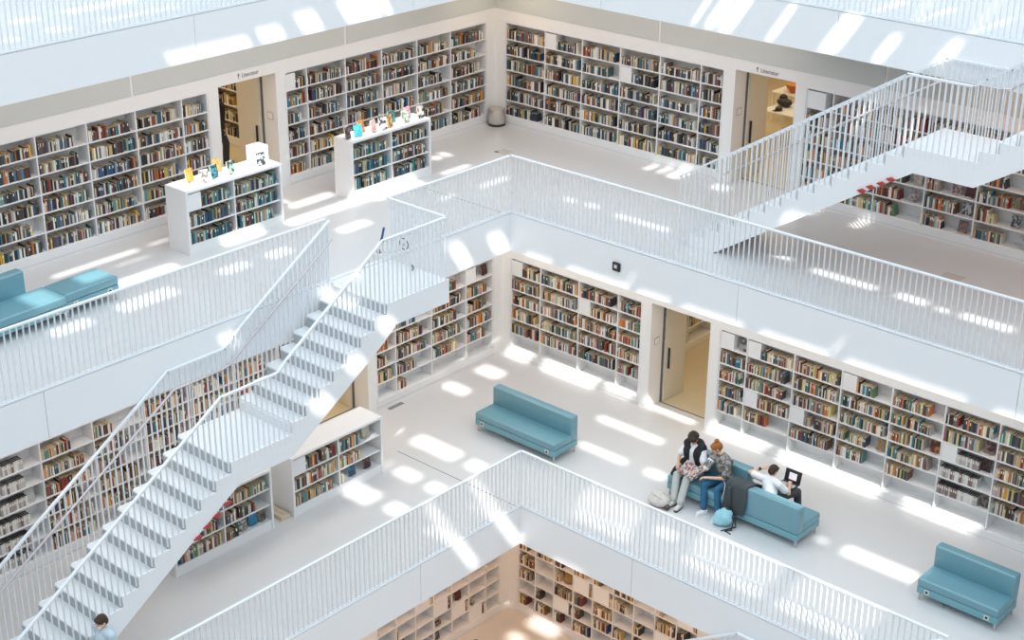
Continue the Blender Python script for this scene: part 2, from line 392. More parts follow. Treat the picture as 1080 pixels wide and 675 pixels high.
# ---------------------------------------------------------------- railings
BW, BD, SP = .013, .036, .112
def balusters(parent, spots, wide='x'):
    """spots: (x, y, z0, z1); the 100 nearest the lens are parts, any further ones one part"""
    def far(s):
        d = Vector(s[:3])-CAM; q = d.dot(FW)
        return (abs(d.dot(RT)/q*FPX) > 545 or abs(d.dot(UP)/q*FPX) > 360, d.length)
    spots = sorted(spots, key=far)
    rest = MB()
    me = None
    for i, (x, y, z0, z1) in enumerate(spots):
        hx, hy = (BW/2, BD/2) if wide == 'x' else (BD/2, BW/2)
        if i < 100: MB().box(x-hx, x+hx, y-hy, y+hy, z0, z1).build('baluster', STEEL_W, parent)
        else: rest.box(x-hx, x+hx, y-hy, y+hy, z0, z1)
    if rest.v:
        o = rest.build('baluster', STEEL_W, parent); o['kind'] = 'stuff'
def railing(axis, fixed, u0, u1, z, label, h=1.25):
    loc = (fixed, u0, z) if axis == 'y' else (u0, fixed, z)
    t = thing('railing', label, 'railing', loc, group='gallery railings')
    a, b = sorted((u0, u1))
    mb = MB(); lo = MB()
    if axis == 'y':
        mb.box(fixed-.026, fixed+.026, a, b, z+h-.035, z+h); lo.box(fixed-.012, fixed+.012, a, b, z+.03, z+.055)
    else:
        mb.box(a, b, fixed-.026, fixed+.026, z+h-.035, z+h); lo.box(a, b, fixed-.012, fixed+.012, z+.03, z+.055)
    mb.build('handrail', STEEL_W, t, bevel=.004); lo.build('bottom_rail', STEEL_W, t)
    n = int((b-a)/SP); sp = []
    for k in range(n+1):
        u = b-.02-k*SP if axis == 'y' else a+.02+k*SP
        sp.append((fixed, u, z+.03, z+h-.035) if axis == 'y' else (u, fixed, z+.03, z+h-.035))
    balusters(t, sp, 'y' if axis == 'y' else 'x')
    return t
o = -.03
railing('y', E3+o, -.03, -3.49, Z3, 'white bar railing on the upper left edge, from the far corner to the stair landing')
railing('y', E3+o, -5.06, -16.5, Z3, 'white bar railing on the upper left edge, in front of the teal benches')
railing('x', -E3-o, E3+o, 18.5, Z3, 'long white bar railing on the upper right edge, passing below the right staircase')
railing('y', E2+o, -E2, -16.5, Z2, 'white bar railing on the lower left edge, near the two low bookcases')
railing('x', -E2-o, E2+o, 11.8, Z2, 'white bar railing on the lower right edge, in front of the readers')
railing('y', E4+o, .6, -10.6, Z4, 'white bar railing along the top left gallery at the picture edge')
railing('x', -E4-o, 3.6, 11.85, Z4, 'white bar railing along the top right gallery at the picture edge')

# ---------------------------------------------------------------- staircases
RISE = H/22
def stair_z(t):
    """walking line height below the upper floor at distance t"""
    if t < 5.05: return 0.
    if t < 7.39: return -RISE*(1+int((t-5.05)/.3343+1e-6))
    if t < 8.76: return -RISE*8
    return max(-H, -RISE*(9+int((t-8.76)/.336+1e-6)))
def nose(t):
    if t < 5.05: return 0.
    if t < 7.39: return -RISE*8*(t-5.05)/(7.39-5.05+.05)
    if t < 8.76: return -RISE*8
    return max(-H, -RISE*8-RISE*(t-8.76)/.336)
def rail_z(t):
    pts = [(0, 1.25), (5.12, 1.25), (7.43, -.26), (7.64, -.43), (8.86, -.44), (13.2, -.44-(13.2-8.86)*.632), (13.6, -.44-(13.6-8.86)*.632)]
    for (a, za), (b, zb) in zip(pts, pts[1:]):
        if t <= b: return za+(zb-za)*(t-a)/(b-a)
    return pts[-1][1]
def staircase(M, z, label, tend=13.12):
    org = M @ Vector((5.05, .8, 0)); org.z = z-H
    M = Matrix.Translation((0, 0, z)) @ M
    T = thing('staircase', label, 'staircase', org, group='white gallery staircases')
    MB().box(3.47, 5.05, 0., 1.5, -.4, 0, 0, M).build('landing', FLOOR_ST, T)
    for k in range(1, 8):
        t0 = 5.05+.3343*(k-1)
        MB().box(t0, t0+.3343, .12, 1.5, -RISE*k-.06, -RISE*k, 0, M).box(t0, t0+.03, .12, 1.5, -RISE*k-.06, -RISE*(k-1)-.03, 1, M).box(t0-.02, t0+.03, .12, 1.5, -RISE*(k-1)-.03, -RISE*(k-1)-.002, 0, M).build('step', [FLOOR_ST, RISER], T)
    MB().box(7.39, 8.76, .12, 1.5, -RISE*8-.4, -RISE*8, 0, M).box(7.39, 7.42, .12, 1.5, -RISE*8, -RISE*7-.03, 0, M).build('landing', FLOOR_ST, T)
    for k in range(9, 22):
        t0 = 8.76+.336*(k-9)
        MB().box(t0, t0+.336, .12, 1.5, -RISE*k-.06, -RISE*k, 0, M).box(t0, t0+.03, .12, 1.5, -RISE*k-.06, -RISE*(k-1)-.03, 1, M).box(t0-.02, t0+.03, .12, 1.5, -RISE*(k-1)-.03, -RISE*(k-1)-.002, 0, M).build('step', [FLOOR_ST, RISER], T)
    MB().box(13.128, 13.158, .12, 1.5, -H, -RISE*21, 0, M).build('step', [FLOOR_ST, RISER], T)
    # stringers: saw-tooth top, straight lower edge
    top = [(3.45, .005), (5.05, .005)]
    for k in range(1, 8): top += [(5.05+.3343*(k-1), -RISE*k+.005), (5.05+.3343*k, -RISE*k+.005)]
    top += [(7.39, -RISE*8+.005), (8.76, -RISE*8+.005)]
    for k in range(9, 22): top += [(8.76+.336*(k-9), -RISE*k+.005), (8.76+.336*(k-8), -RISE*k+.005)]
    top += [(13.128, -H), (12.55, -H), (9.0, -RISE*8-.72), (8.55, -RISE*8-.44), (7.42, -RISE*8-.44), (5.15, -.72), (4.85, -.47), (3.45, -.47)]
    for s0, s1 in ((1.5, 1.53), (.09, .12)):
        # ear-clip safe: build as quads column by column
        mb = MB()
        cuts = sorted({p[0] for p in top})
        def low(t):
            L = [(3.45, -.47), (4.85, -.47), (5.15, -.72), (7.42, -RISE*8-.44), (8.55, -RISE*8-.44), (9.0, -RISE*8-.72), (12.55, -H), (13.128, -H)]
            for (a, za), (b, zb) in zip(L, L[1:]):
                if t <= b+1e-6: return za+(zb-za)*(t-a)/(b-a)
            return -H
        for a, b in zip(cuts, cuts[1:]):
            if b-a < 1e-4: continue
            zt = stair_z((a+b)/2)+.005
            vs = [(a, s0, low(a)), (b, s0, low(b)), (b, s0, zt), (a, s0, zt), (a, s1, low(a)), (b, s1, low(b)), (b, s1, zt), (a, s1, zt)]
            mb.add(vs, [(0, 1, 2, 3), (5, 4, 7, 6), (3, 2, 6, 7), (1, 0, 4, 5), (0, 3, 7, 4), (2, 1, 5, 6)], 0, M)
        mb.build('stringer', FASC, T)
    sf = MB()
    for (a, za), (b, zb) in (((5.1, -.68), (7.42, -RISE*8-.42)), ((8.6, -RISE*8-.44), (12.5, -H+.02))):
        sf.add([(a, .12, za), (b, .12, zb), (b, 1.5, zb), (a, 1.5, za), (a, .12, za+.03), (b, .12, zb+.03), (b, 1.5, zb+.03), (a, 1.5, za+.03)],
               [(0, 3, 2, 1), (4, 5, 6, 7), (0, 1, 5, 4), (1, 2, 6, 5), (2, 3, 7, 6), (3, 0, 4, 7)], 0, M)
    sf.build('soffit', FASC, T)
    # railings with handrails
    for s, t0 in ((1.515, 3.49), (.085, 5.08)):
        hr = MB(); ts = [t0, 5.12, 7.43, 7.64, 8.86, tend+.3]
        if t0 > 5.05: ts = [t0]+ts[2:]
        pts = [M @ Vector((t, s, rail_z(t)-.017)) for t in ts]
        if s > 1: pts = [M @ Vector((3.49, .0, 1.233))]+pts
        for a, b in zip(pts, pts[1:]):
            d = (b-a).normalized(); hr.bar(a-d*.01, b+d*.012, .052, .035)
        R = hr.build('railing', STEEL_W, T)
        sp = []; n = int((tend+.25-t0)/SP)
        for k in range(n+1):
            t = t0+.05+k*SP
            z0 = max(nose(t)-.13, -H) if t > 5.05 else -.05
            sp.append((M @ Vector((t, s, z0)), M @ Vector((t, s, rail_z(t)-.03))))
        if s > 1:
            for k in range(12): sp.append((M @ Vector((3.49, .1+k*SP, 0)), M @ Vector((3.49, .1+k*SP, 1.22))))
        ax = (M @ Vector((1, 0, 0))-M @ Vector((0, 0, 0)))
        sp2 = [(a.x, a.y, a.z, b.z) for a, b in sp]
        balusters(R, sp2, 'x' if abs(ax.x) > .5 else 'y')
    hr = MB(); ts = [5.1, 7.6, 7.8, 8.8, tend+.2]
    pts = [M @ Vector((t, .15, rail_z(t)-.36)) for t in ts]
    hr.tube(pts, .021, 8)
    for t in (5.6, 6.9, 8.3, 9.6, 11., 12.4): hr.tube([M @ Vector((t, .09, rail_z(t)-.39)), M @ Vector((t, .15, rail_z(t)-.37))], .01, 6)
    hr.build('inner_handrail', HANDRAIL, T)
    return T
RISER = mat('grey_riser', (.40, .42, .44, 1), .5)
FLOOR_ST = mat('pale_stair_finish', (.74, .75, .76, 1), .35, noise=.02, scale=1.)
MS1 = Matrix(((0, 1, 0, 0), (-1, 0, 0, 0), (0, 0, 1, 0), (0, 0, 0, 1)))
MS2 = Matrix(((-1, 0, 0, 16.94), (0, -1, 0, 2.52), (0, 0, 1, 0), (0, 0, 0, 1)))
MS3 = Matrix(((-1, 0, 0, 16.85), (0, -1, 0, -2.785), (0, 0, 1, 0), (0, 0, 0, 1)))
staircase(MS1, Z3, 'long white staircase on the left running down from the upper gallery landing')
staircase(MS2, Z4, 'white staircase at the upper right coming down onto the upper gallery')
staircase(MS3, Z2, 'white staircase at the bottom edge leading down from the readers gallery')
# red head-bump markers under the stringers
def marker(p, axis, label):
    t = thing('red_marker', label, 'marker', p, group='red markers under the stairs')
    mb = MB(); x, y, z = p
    if axis == 'y': mb.prism([(-.09, 0), (0, .04), (.09, .015), (.04, -.04), (-.03, -.025)], 'x', 1.5, 1.56, 0, Matrix.Translation((0, y, z)))
    else: mb.prism([(-.09, 0), (0, .04), (.09, .015), (.04, -.04), (-.03, -.025)], 'y', .94, 1.0, 0, Matrix.Translation((x, 0, z)))
    mb.build('flag', RED, t)
    if axis == 'y': MB().box(1.5, 1.53, y-.02, y+.02, z, z+.04).build('clip', STEEL_W, t)
    else: MB().box(x-.02, x+.02, .99, 1.0, z, z+.04).build('clip', STEEL_W, t)
on = ['topmost', 'second from top', 'third from top', 'lowest']
for k, (y, z) in enumerate(((-8.9, -2.44), (-9.13, -2.57), (-9.35, -2.69), (-9.56, -2.82))): marker((1.53, y, z), 'y', '%s of four red markers under the long left staircase edge' % on[k])
for k, (x, z) in enumerate(((8.0, 2.36), (7.83, 2.24), (7.63, 2.13), (7.46, 2.02))): marker((x, .97, z), 'x', '%s of four red markers under the upper right staircase edge' % on[k])

# black square device on the fascia
t = thing('wall_device', 'black square device mounted on the right white fascia', 'device', (2.82, -.001, -.42))
MB().rbox(2.73, 2.91, -.05, 0, -.51, -.33, .015).build('housing', BLACK, t)
MB().box(2.78, 2.86, -.056, -.05, -.45, -.37).build('lens', GREY, t)
MB().box(2.80, 2.84, -.06, -.056, -.43, -.39).build('lens_glass', WHITE, t)

# ---------------------------------------------------------------- bookcases
ROWZ = [2.48, 2.105, 1.73, 1.355, .98, .605, .23]   # shelf tops/bottoms measured from the floor
RUNS = []
def bookcase(name, label, M, ups, z, zs=ROWZ, depth=.34, free=False, group=None, back=None):
    a, b = ups[0], ups[-1]; t_ = .026
    T = thing(name, label, 'bookcase', M @ Vector(((a+b)/2, 0, z)), group=group)
    zt, zb = z+zs[0], z+zs[-1]
    i = .0 if free else .004
    MB().box(a-.013, b+.013, depth, depth+.018, zb, zt, 0, M).build('back_panel', back or SHELF, T)
    if free:
        MB().box(a-.05, b+.05, -.02, depth+.03, zt, zt+.05, 0, M).build('top', SHELF, T, bevel=.004)
        for k, u in enumerate(ups):
            if 0 < k < len(ups)-1: MB().box(u-t_/2, u+t_/2, 0, depth, zb, zt, 0, M).build('upright', SHELF, T)
        MB().box(a-.05, a, -.015, depth+.03, z, zt, 0, M).build('side_panel', SHELF, T)
        MB().box(b, b+.05, -.015, depth+.03, z, zt, 0, M).build('side_panel', SHELF, T)
        MB().box(a, b, .0, depth, z, zb-.0, 0, M).build('plinth', SHELF, T)
    else:
        MB().box(a-.02, b+.02, i, depth, zt, zt+.02, 0, M).build('top', SHELF, T)
        for u in ups: MB().box(u-t_/2, u+t_/2, i, depth, zb, zt, 0, M).build('upright', SHELF, T)
        MB().box(a-.02, b+.02, -.012, depth, z, zb-.025, 0, M).build('plinth', SHELF, T)
        MB().box(a-.02, b+.02, -.016, -.012, z+.045, z+.05, 0, M).build('plinth_joint', GREY, T)
    for a_, b_ in zip(ups, ups[1:]):
        for zz in (zs[1:-1] if free else zs[1:]):
            MB().box(a_+t_/2, b_-t_/2, .006, depth, z+zz-.026, z+zz, 0, M).build('shelf', SHELF, T)
    return T
def run(key, phrase, M, ups, z, zs, fills, pal, blocks=(), disp=(), cds=(), depth=.34, setback=.03):
    RUNS.append(dict(key=key, phrase=phrase, M=M, ups=ups, z=z, zs=zs, fills=fills, pal=pal, blocks=set(blocks), disp=disp, cds=set(cds), depth=depth, setback=setback))
full = lambda b, r: random.uniform(.9, 1.) if random.random() < .88 else random.uniform(.72, .9)
bookcase('built_in_bookcase', 'long white wall bookcase full of books behind the teal benches', LW(-W3), A1, Z3)
bookcase('built_in_bookcase', 'white wall bookcase full of books left of the round bin', LW(-W3), A2, Z3)
bookcase('built_in_bookcase', 'white wall bookcase full of books right of the round bin', RW(W3), A3, Z3)
A0, A5, B4, B9 = [-14.7, -13.58, -12.47, -11.35, -10.24, -9.12-.03], [10.22, 11.3, 12.42, 13.53, 14.64], [11.23, 12.32, 13.43, 14.55], [-15.66, -14.55, -13.43, -12.32, -11.23]
bookcase('built_in_bookcase', 'continuation of the upper left wall bookcase beyond the left picture edge', LW(-W3), A0, Z3)
bookcase('built_in_bookcase', 'continuation of the upper right wall bookcase beyond the right picture edge', RW(W3), A5, Z3)
bookcase('built_in_bookcase', 'continuation of the lower right wall bookcase beyond the right picture edge', RW(W2), B4, Z2)
bookcase('built_in_bookcase', 'continuation of the lower left wall bookcase beyond the left picture edge', LW(-W2), B9, Z2)
bookcase('built_in_bookcase', 'white wall bookcase behind the upper right staircase', RW(W3), A4, Z3)
bookcase('built_in_bookcase', 'white wall bookcase behind the long left staircase', LW(-W2), B0, Z2)
bookcase('built_in_bookcase', 'white wall bookcase with an empty bottom shelf left of the long teal sofa', LW(-W2), B1, Z2)
bookcase('built_in_bookcase', 'short white wall bookcase between the room corner and the lower doorway', RW(W2), B2, Z2)
bookcase('built_in_bookcase', 'long white wall bookcase behind the readers and the right teal sofa', RW(W2), B3, Z2)
Z1R = [1.69, 1.3, .93, .58, .24]
bookcase('cube_bookcase', 'sparse beige-lit cube bookcase at the bottom, left of the corner', LW(-W1), C1, Z1, [2.03]+Z1R, back=SHELF)
bookcase('cube_bookcase', 'sparse beige-lit cube bookcase at the bottom, right of the corner', RW(W1), C2, Z1, [2.03]+Z1R, back=SHELF)
FZ = [1.25, .9, .55, .2]
MF1 = LW(-2.93)
FS1, FS2 = [-5.95, -4.83, -3.68], [-1.68, -.55, .58]
bookcase('low_bookcase', 'low white freestanding bookcase with a white cube on top, by the benches', MF1, FS1, Z3, FZ, .6, True)
bookcase('low_bookcase', 'low white freestanding bookcase topped with a row of display books', MF1, FS2, Z3, FZ, .5, True)
MF2 = LW(-.2)
FS3, FS4 = [-6.0, -4.83, -3.7], [-8.82, -7.7, -6.6]
bookcase('low_bookcase', 'low white freestanding bookcase partly under the long staircase, nearer the sofa', MF2, FS3, Z2, FZ, .6, True)
bookcase('low_bookcase', 'low white freestanding bookcase mostly hidden behind the long staircase', MF2, FS4, Z2, FZ, .6, True)
MDR = LW(.98)
bookcase('room_bookcase', 'bookcase seen through the lower doorway by the readers', MDR, [4.3, 5.3, 6.3, 7.3], Z2)
MDL = RW(-1.05)
bookcase('room_bookcase', 'bookcase seen through the upper left doorway', MDL, [-9.4, -8.4, -7.35], Z3)

DARK = [lin(*c) for c in ((222, 220, 214), (214, 210, 200), (70, 120, 140), (60, 90, 130), (190, 110, 60), (120, 150, 140), (30, 32, 40), (45, 42, 44), (60, 55, 52), (36, 52, 66), (74, 44, 38), (205, 200, 188), (235, 233, 228), (128, 66, 44), (62, 95, 100), (190, 180, 160), (205, 165, 70), (110, 80, 60), (52, 60, 58), (90, 95, 100), (170, 172, 170), (40, 84, 110), (228, 224, 210), (35, 38, 42), (100, 46, 44), (26, 28, 32), (58, 50, 46), (200, 190, 165))]
WARMP = [lin(*c) for c in ((222, 214, 200), (226, 222, 214), (60, 110, 130), (214, 150, 80), (90, 130, 100), (60, 45, 42), (132, 58, 50), (205, 196, 180), (232, 228, 220), (205, 120, 60), (52, 62, 80), (190, 170, 130), (120, 60, 55), (215, 190, 120), (40, 40, 45), (160, 150, 140), (40, 120, 140), (150, 95, 80), (110, 85, 70), (90, 140, 135), (235, 225, 200), (70, 75, 85), (150, 62, 44), (200, 160, 150), (70, 60, 55), (50, 54, 62), (205, 190, 150), (90, 80, 70), (180, 175, 170))]
TEALP = [lin(*c) for c in ((24, 74, 86), (30, 112, 124), (25, 50, 60), (190, 190, 182), (44, 128, 134), (170, 150, 112), (34, 36, 42), (95, 135, 125), (120, 64, 48), (205, 203, 192), (24, 82, 118), (42, 48, 50), (150, 150, 142), (80, 54, 44), (30, 60, 66), (180, 165, 130), (36, 40, 44))]
BEIGE = [lin(*c) for c in ((225, 215, 195), (60, 50, 48), (200, 170, 110), (150, 110, 60), (235, 228, 215), (40, 60, 110), (120, 60, 50), (180, 170, 150), (90, 80, 70), (210, 190, 160))]
def names(c):
    import colorsys
    f = lambda v: (12.92*v if v <= .0031308 else 1.055*v**(1/2.4)-.055)
    h, l, s = colorsys.rgb_to_hls(*(f(v) for v in c[:3]))
    if l > .84: return 'white' if s < .25 or l > .9 else 'cream'
    if s < .16: return 'black' if l < .2 else 'dark grey' if l < .36 else 'grey' if l < .62 else 'pale grey'
    d = 'dark ' if l < .3 else 'pale ' if l > .68 else ''
    h *= 360
    n = 'red' if h < 14 or h > 345 else ('brown' if l < .45 else 'orange') if h < 38 else ('olive' if l < .3 else 'yellow' if l < .7 else 'cream') if h < 68 else 'green' if h < 165 else 'teal' if h < 200 else 'blue' if h < 255 else 'purple' if h < 300 else 'pink'
    return 'cream' if n == 'cream' else d+n

B3F = {(0, 0): 0, (1, 0): .95, (1, 1): .85, (1, 2): .85, (1, 3): .95, (1, 4): .6, (2, 1): .95, (2, 3): .97, (3, 0): .66, (3, 3): .6, (3, 4): .55, (4, 0): .7, (4, 1): .8, (4, 2): .7, (4, 3): .83, (4, 4): .48,
       (5, 1): .68, (5, 2): .72, (5, 3): .74, (5, 4): .8}
B1F = {(0, 0): .6, (0, 1): .6, (0, 2): .7, (0, 3): .6, (0, 4): .85, (1, 0): .6, (1, 1): .6, (1, 2): .78, (1, 3): .88, (1, 4): .58, (1, 5): .3, (2, 0): .75, (2, 1): .92, (2, 2): .75, (2, 3): .87, (2, 4): .75, (3, 0): .35, (3, 1): .85, (3, 2): .7, (3, 3): .97, (3, 4): .74}
A4F = {(2, 3): .6, (2, 4): .55, (2, 5): .5, (3, 3): .3, (3, 4): .65, (3, 5): .42, (4, 3): .6, (4, 4): .4, (4, 5): .58, (5, 3): .68, (5, 4): .62, (5, 5): .85, (0, 0): 0, (4, 2): .5, (5, 2): .5}
def ff(d, empty_last=False, default=full):
    return lambda b, r: 0. if (empty_last and r == 5 and (b, r) not in d) else d[(b, r)] if (b, r) in d else default(b, r)
run('A1', 'upper left wall bookcase', LW(-W3), A1, Z3, ROWZ, full, DARK)
run('A2', 'bookcase left of bin', LW(-W3), A2, Z3, ROWZ, ff({(0, 0): .95, (0, 2): .7, (5, 1): .72}), DARK, [(0, 0)])
run('A3', 'bookcase right of bin', RW(W3), A3, Z3, ROWZ, full, DARK, [(1, 0), (3, 1)])
run('A4', 'bookcase behind upper stairs', RW(W3), A4, Z3, ROWZ, ff(A4F), WARMP, [(0, 0)])
run('B0', 'bookcase behind long stairs', LW(-W2), B0, Z2, ROWZ, lambda b, r: 0 if r == 5 and b > 1 else random.choice([.9, .75, .6, .85, .4]) if b in (1, 2) else .74 if b == 0 else random.uniform(.7, .97), WARMP, cds=[(0, r) for r in range(6)])
run('B1', 'bookcase left of sofa', LW(-W2), B1, Z2, ROWZ, ff(B1F, True), WARMP, [(3, 0)])
run('B2', 'bookcase left of doorway', RW(W2), B2, Z2, ROWZ, ff({(0, 0): .93, (2, 0): .82}, True), WARMP, [(0, 0), (2, 1)])
run('B3', 'bookcase behind readers', RW(W2), B3, Z2, ROWZ, ff(B3F, True), WARMP, [(0, 0), (1, 0), (1, 3), (2, 3), (3, 0), (5, 2)], cds=[(5, 2), (5, 3), (5, 4)])
run('A0', 'bookcase beyond left edge', LW(-W3), A0, Z3, ROWZ, full, DARK); run('A5', 'bookcase beyond right edge', RW(W3), A5, Z3, ROWZ, lambda b, r: random.uniform(.5, .95), WARMP)
run('B4', 'lower bookcase beyond right edge', RW(W2), B4, Z2, ROWZ, ff({}, True), WARMP); run('B9', 'lower bookcase beyond left edge', LW(-W2), B9, Z2, ROWZ, lambda b, r: random.uniform(.6, .95), WARMP)
C1R = [2.03]+Z1R
def c2f(b, r): return [.5, 0, .4, 0, 1.3, .8, .9, .9, .3, 1.2, .45, .4, 0, 1.4, .7, .6, .9, .3][(b*5+r*7) % 18]
run('C1', 'bottom left cube bookcase', LW(-W1), C1, Z1, C1R, lambda b, r: [0, 0, .2, 1.1, 0, .15, 0, .25][(b*3+r*5) % 8], BEIGE)
run('C2', 'bottom right cube bookcase', RW(W1), C2, Z1, C1R, c2f, BEIGE)
run('S1', 'low bookcase by benches', MF1, FS1, Z3, FZ, lambda b, r: random.uniform(.9, .97), TEALP, [(0, 0)])
run('S2', 'low bookcase with displays', MF1, FS2, Z3, FZ, lambda b, r: random.uniform(.9, .98), TEALP)
run('S3', 'low bookcase near sofa', MF2, FS3, Z2, FZ, ff({(0, 0): .97, (0, 1): .95, (0, 2): .88, (1, 0): .55, (1, 1): .55, (1, 2): .15}), WARMP, [(0, 0)])
run('S4', 'low bookcase behind staircase', MF2, FS4, Z2, FZ, ff({(1, 0): .95, (1, 1): .75, (1, 2): .3, (0, 2): .97}), TEALP+WARMP)
run('D2', 'bookcase inside lower doorway', MDR, [4.3, 5.3, 6.3, 7.3], Z2, ROWZ, lambda b, r: .8 if r < 5 else 0, WARMP)
run('D3', 'bookcase inside upper doorway', MDL, [-9.4, -8.4, -7.35], Z3, ROWZ, full, DARK)

# book meshes: boards, spine and recessed pages; unit size, u across the spine, d into the shelf
def book_geo():
    vs = [(0, 0, 0), (1, 0, 0), (1, 1, 0), (0, 1, 0), (0, 0, 1), (1, 0, 1), (1, 1, 1), (0, 1, 1),
          (.1, .03, 1), (.9, .03, 1), (.9, 1, 1), (.1, 1, 1), (.1, .03, .965), (.9, .03, .965), (.9, 1, .965), (.1, 1, .965),
          (.22, -.004, .58), (.78, -.004, .58), (.78, -.004, .86), (.22, -.004, .86)]
    fs = [(0, 1, 5, 4), (1, 2, 6, 5), (2, 3, 7, 6), (3, 0, 4, 7), (0, 3, 2, 1), (4, 5, 9, 8), (5, 6, 10, 9), (7, 4, 8, 11), (12, 13, 14, 15), (8, 9, 13, 12), (9, 10, 14, 13), (11, 8, 12, 15), (16, 17, 18, 19)]
    mi = [0, 0, 1, 0, 0, 0, 0, 0, 1, 1, 1, 1, 2]
    return vs, fs, mi
BV, BF, BM = book_geo()
LETTER = mat('spine_lettering', (.75, .72, .62, 1), .6)
def unit_book(name, mats):
    me = bpy.data.meshes.new(name); me.from_pydata(BV, [], BF)
    for m in mats: me.materials.append(m)
    for p, i in zip(me.polygons, BM): p.material_index = i
    me.update(); return me
BOOKS = []; CASES = []
BLK = []
for R in RUNS:
    ups, zs, z = R['ups'], R['zs'], R['z']
    for b in range(len(ups)-1):
        for r in range(len(zs)-1):
            u, end = ups[b]+.015, ups[b+1]-.015
            hgt = zs[r]-zs[r+1]-.03
            f = R['fills'](b, r)
            if (b, r) in R['blocks']:
                w = .31 if end-u > .6 else .26
                if R['key'] == 'A4': w = .42
                BLK.append((R, b, r, u, w, z+zs[r+1], hgt)); u += w
            if f <= 0: continue
            if f > 1.05:   # closed white box filling a cube
                BLK.append((R, b, r, u, (end-u)*.8, z+zs[r+1], hgt)); u += (end-u)*.82; f = 1
            lim = ups[b]+.015+(end-ups[b]-.015)*f; n = 0
            cd_ = (b, r) in R['cds']; thick = None
            while True:
                if cd_: t, h, dp, c = .045, .2, .17, random.choice([lin(205, 203, 200), lin(180, 176, 172), lin(150, 140, 138), lin(215, 213, 210), lin(120, 100, 95)])
                else:
                    if random.random() < .28 or thick is None: thick = (random.uniform(.016, .046), random.uniform(.165, .25), random.uniform(.15, .22), random.choice(R['pal']))
                    t, h, dp, c = thick
                    if random.random() < .8: c = random.choice(R['pal'])
                    t *= random.uniform(.85, 1.15); h *= random.uniform(.95, 1.04)
                    k = random.uniform(.82, 1.08); c = tuple(min(1, v*k) for v in c[:3])+(1,)
                h = min(h, hgt-.02)
                if u+t > lim: break
                lean = 0.
                if u+t*2.2 > lim and f < .93 and random.random() < .35 and not cd_: lean = -random.uniform(.12, .25)
                sb = R['setback']-.012+random.uniform(0, .02)
                n += 1
                Mb = R['M'] @ Matrix.Translation((u, sb, z+zs[r+1])) @ (Matrix.Translation((0 if lean > 0 else t, 0, 0)) @ Matrix.Rotation(lean, 4, 'Y') @ Matrix.Translation((0 if lean > 0 else -t, 0, 0))) @ Matrix.Diagonal((t, dp, h, 1))
                ctr = R['M'] @ Vector((u+t/2, sb-.01, z+zs[r+1]+h*.5))
                (CASES if cd_ else BOOKS).append(dict(M=Mb, c=c, ctr=ctr, R=R, b=b, r=r, n=n, t=t, h=h))
                u += t+.001+(h*math.sin(abs(lean)) if lean else 0)
                if not cd_ and random.random() < .012: u += random.uniform(.02, .1)
# which of the books show largest from the lens
bpy.context.view_layer.update()
dg = bpy.context.evaluated_depsgraph_get()
def project(p):
    d = p-CAM; zc = d.dot(FW)
    return 540+FPX*d.dot(RT)/zc, 337.5-FPX*d.dot(UP)/zc, zc
def seen(b):
    n = 0
    for k in (.3, .7):
        p = b['ctr']+Vector((0, 0, (k-.5)*b['h']))
        d = p-CAM; L = d.length
        hit, loc, *_ = S.ray_cast(dg, CAM, d/L, distance=L-.06)
        if not hit: n += 1
    return n
def score(b):
    x, y, zc = project(b['ctr'])
    if not (2 < x < 1078 and 2 < y < 673): return 0
    if b['R']['key'] in ('D2', 'D3', 'A0', 'A5', 'B4', 'B9'): return 0
    return b['t']*b['h']/zc**2
for b in BOOKS: b['s'] = score(b)
BOOKS.sort(key=lambda b: -b['s'])
ORD = ['', 'first', 'second', 'third', 'fourth', 'fifth', 'sixth', 'seventh', 'eighth', 'ninth', 'tenth']
def nth(n): return ORD[n] if n <= 10 else '%d%s' % (n, 'th' if 10 < n % 100 < 20 else {1: 'st', 2: 'nd', 3: 'rd'}.get(n % 10, 'th'))
SINGLE = unit_book('book', [COVER, PAPER, LETTER]); PLAIN = unit_book('book', [COVER, PAPER, COVER])
CASEM = unit_book('media_case', [COVER, BLACK, LETTER])
chosen = 0; rest = []
def place(b, name, me, cat, word):
    o = bpy.data.objects.new(name, me); COL.objects.link(o); o.matrix_world = b['M']; o.color = b['c']
    R = b['R']
    tag(o, '%s %s, %s from left, %s shelf, %s bay, %s' % (names(b['c']), word, nth(b['n']), 'top' if b['r'] == 0 else ORD[b['r']+1], ORD[b['b']+1], R['phrase']), cat, '%ss in the %s' % (word, R['phrase']))
for b in BOOKS:
    if chosen < 300 and b['s'] > 0 and seen(b) == 2:
        place(b, 'book', SINGLE if random.random() < .3 else PLAIN, 'book', 'book'); chosen += 1
    else: rest.append(b)
for b in CASES:
    b['s'] = score(b)
    if b['s'] > 0 and seen(b) >= 1: place(b, 'media_case', CASEM, 'disc case', 'disc case')
# all the other books: one object
vs = []; fs = []; mi = []; cols = []
for b in rest:
    o_ = len(vs); M = b['M']
    vs += [tuple(M @ Vector(v)) for v in BV]; fs += [tuple(i+o_ for i in f) for f in BF]; mi += (BM if random.random() < .25 else BM[:-1]+[0]); cols += [b['c']]*len(BF)
me = bpy.data.meshes.new('books_in_rows'); me.from_pydata(vs, [], fs)
for m in (COVER_ROWS, PAPER, LETTER): me.materials.append(m)
me.polygons.foreach_set('material_index', mi)
at = me.attributes.new('cover', 'FLOAT_COLOR', 'FACE'); at.data.foreach_set('color', [v for c in cols for v in c])
me.update(); o = bpy.data.objects.new('books_in_rows', me); COL.objects.link(o)
tag(o, 'the many further books standing in rows on all the white shelves', 'books', kind='stuff')
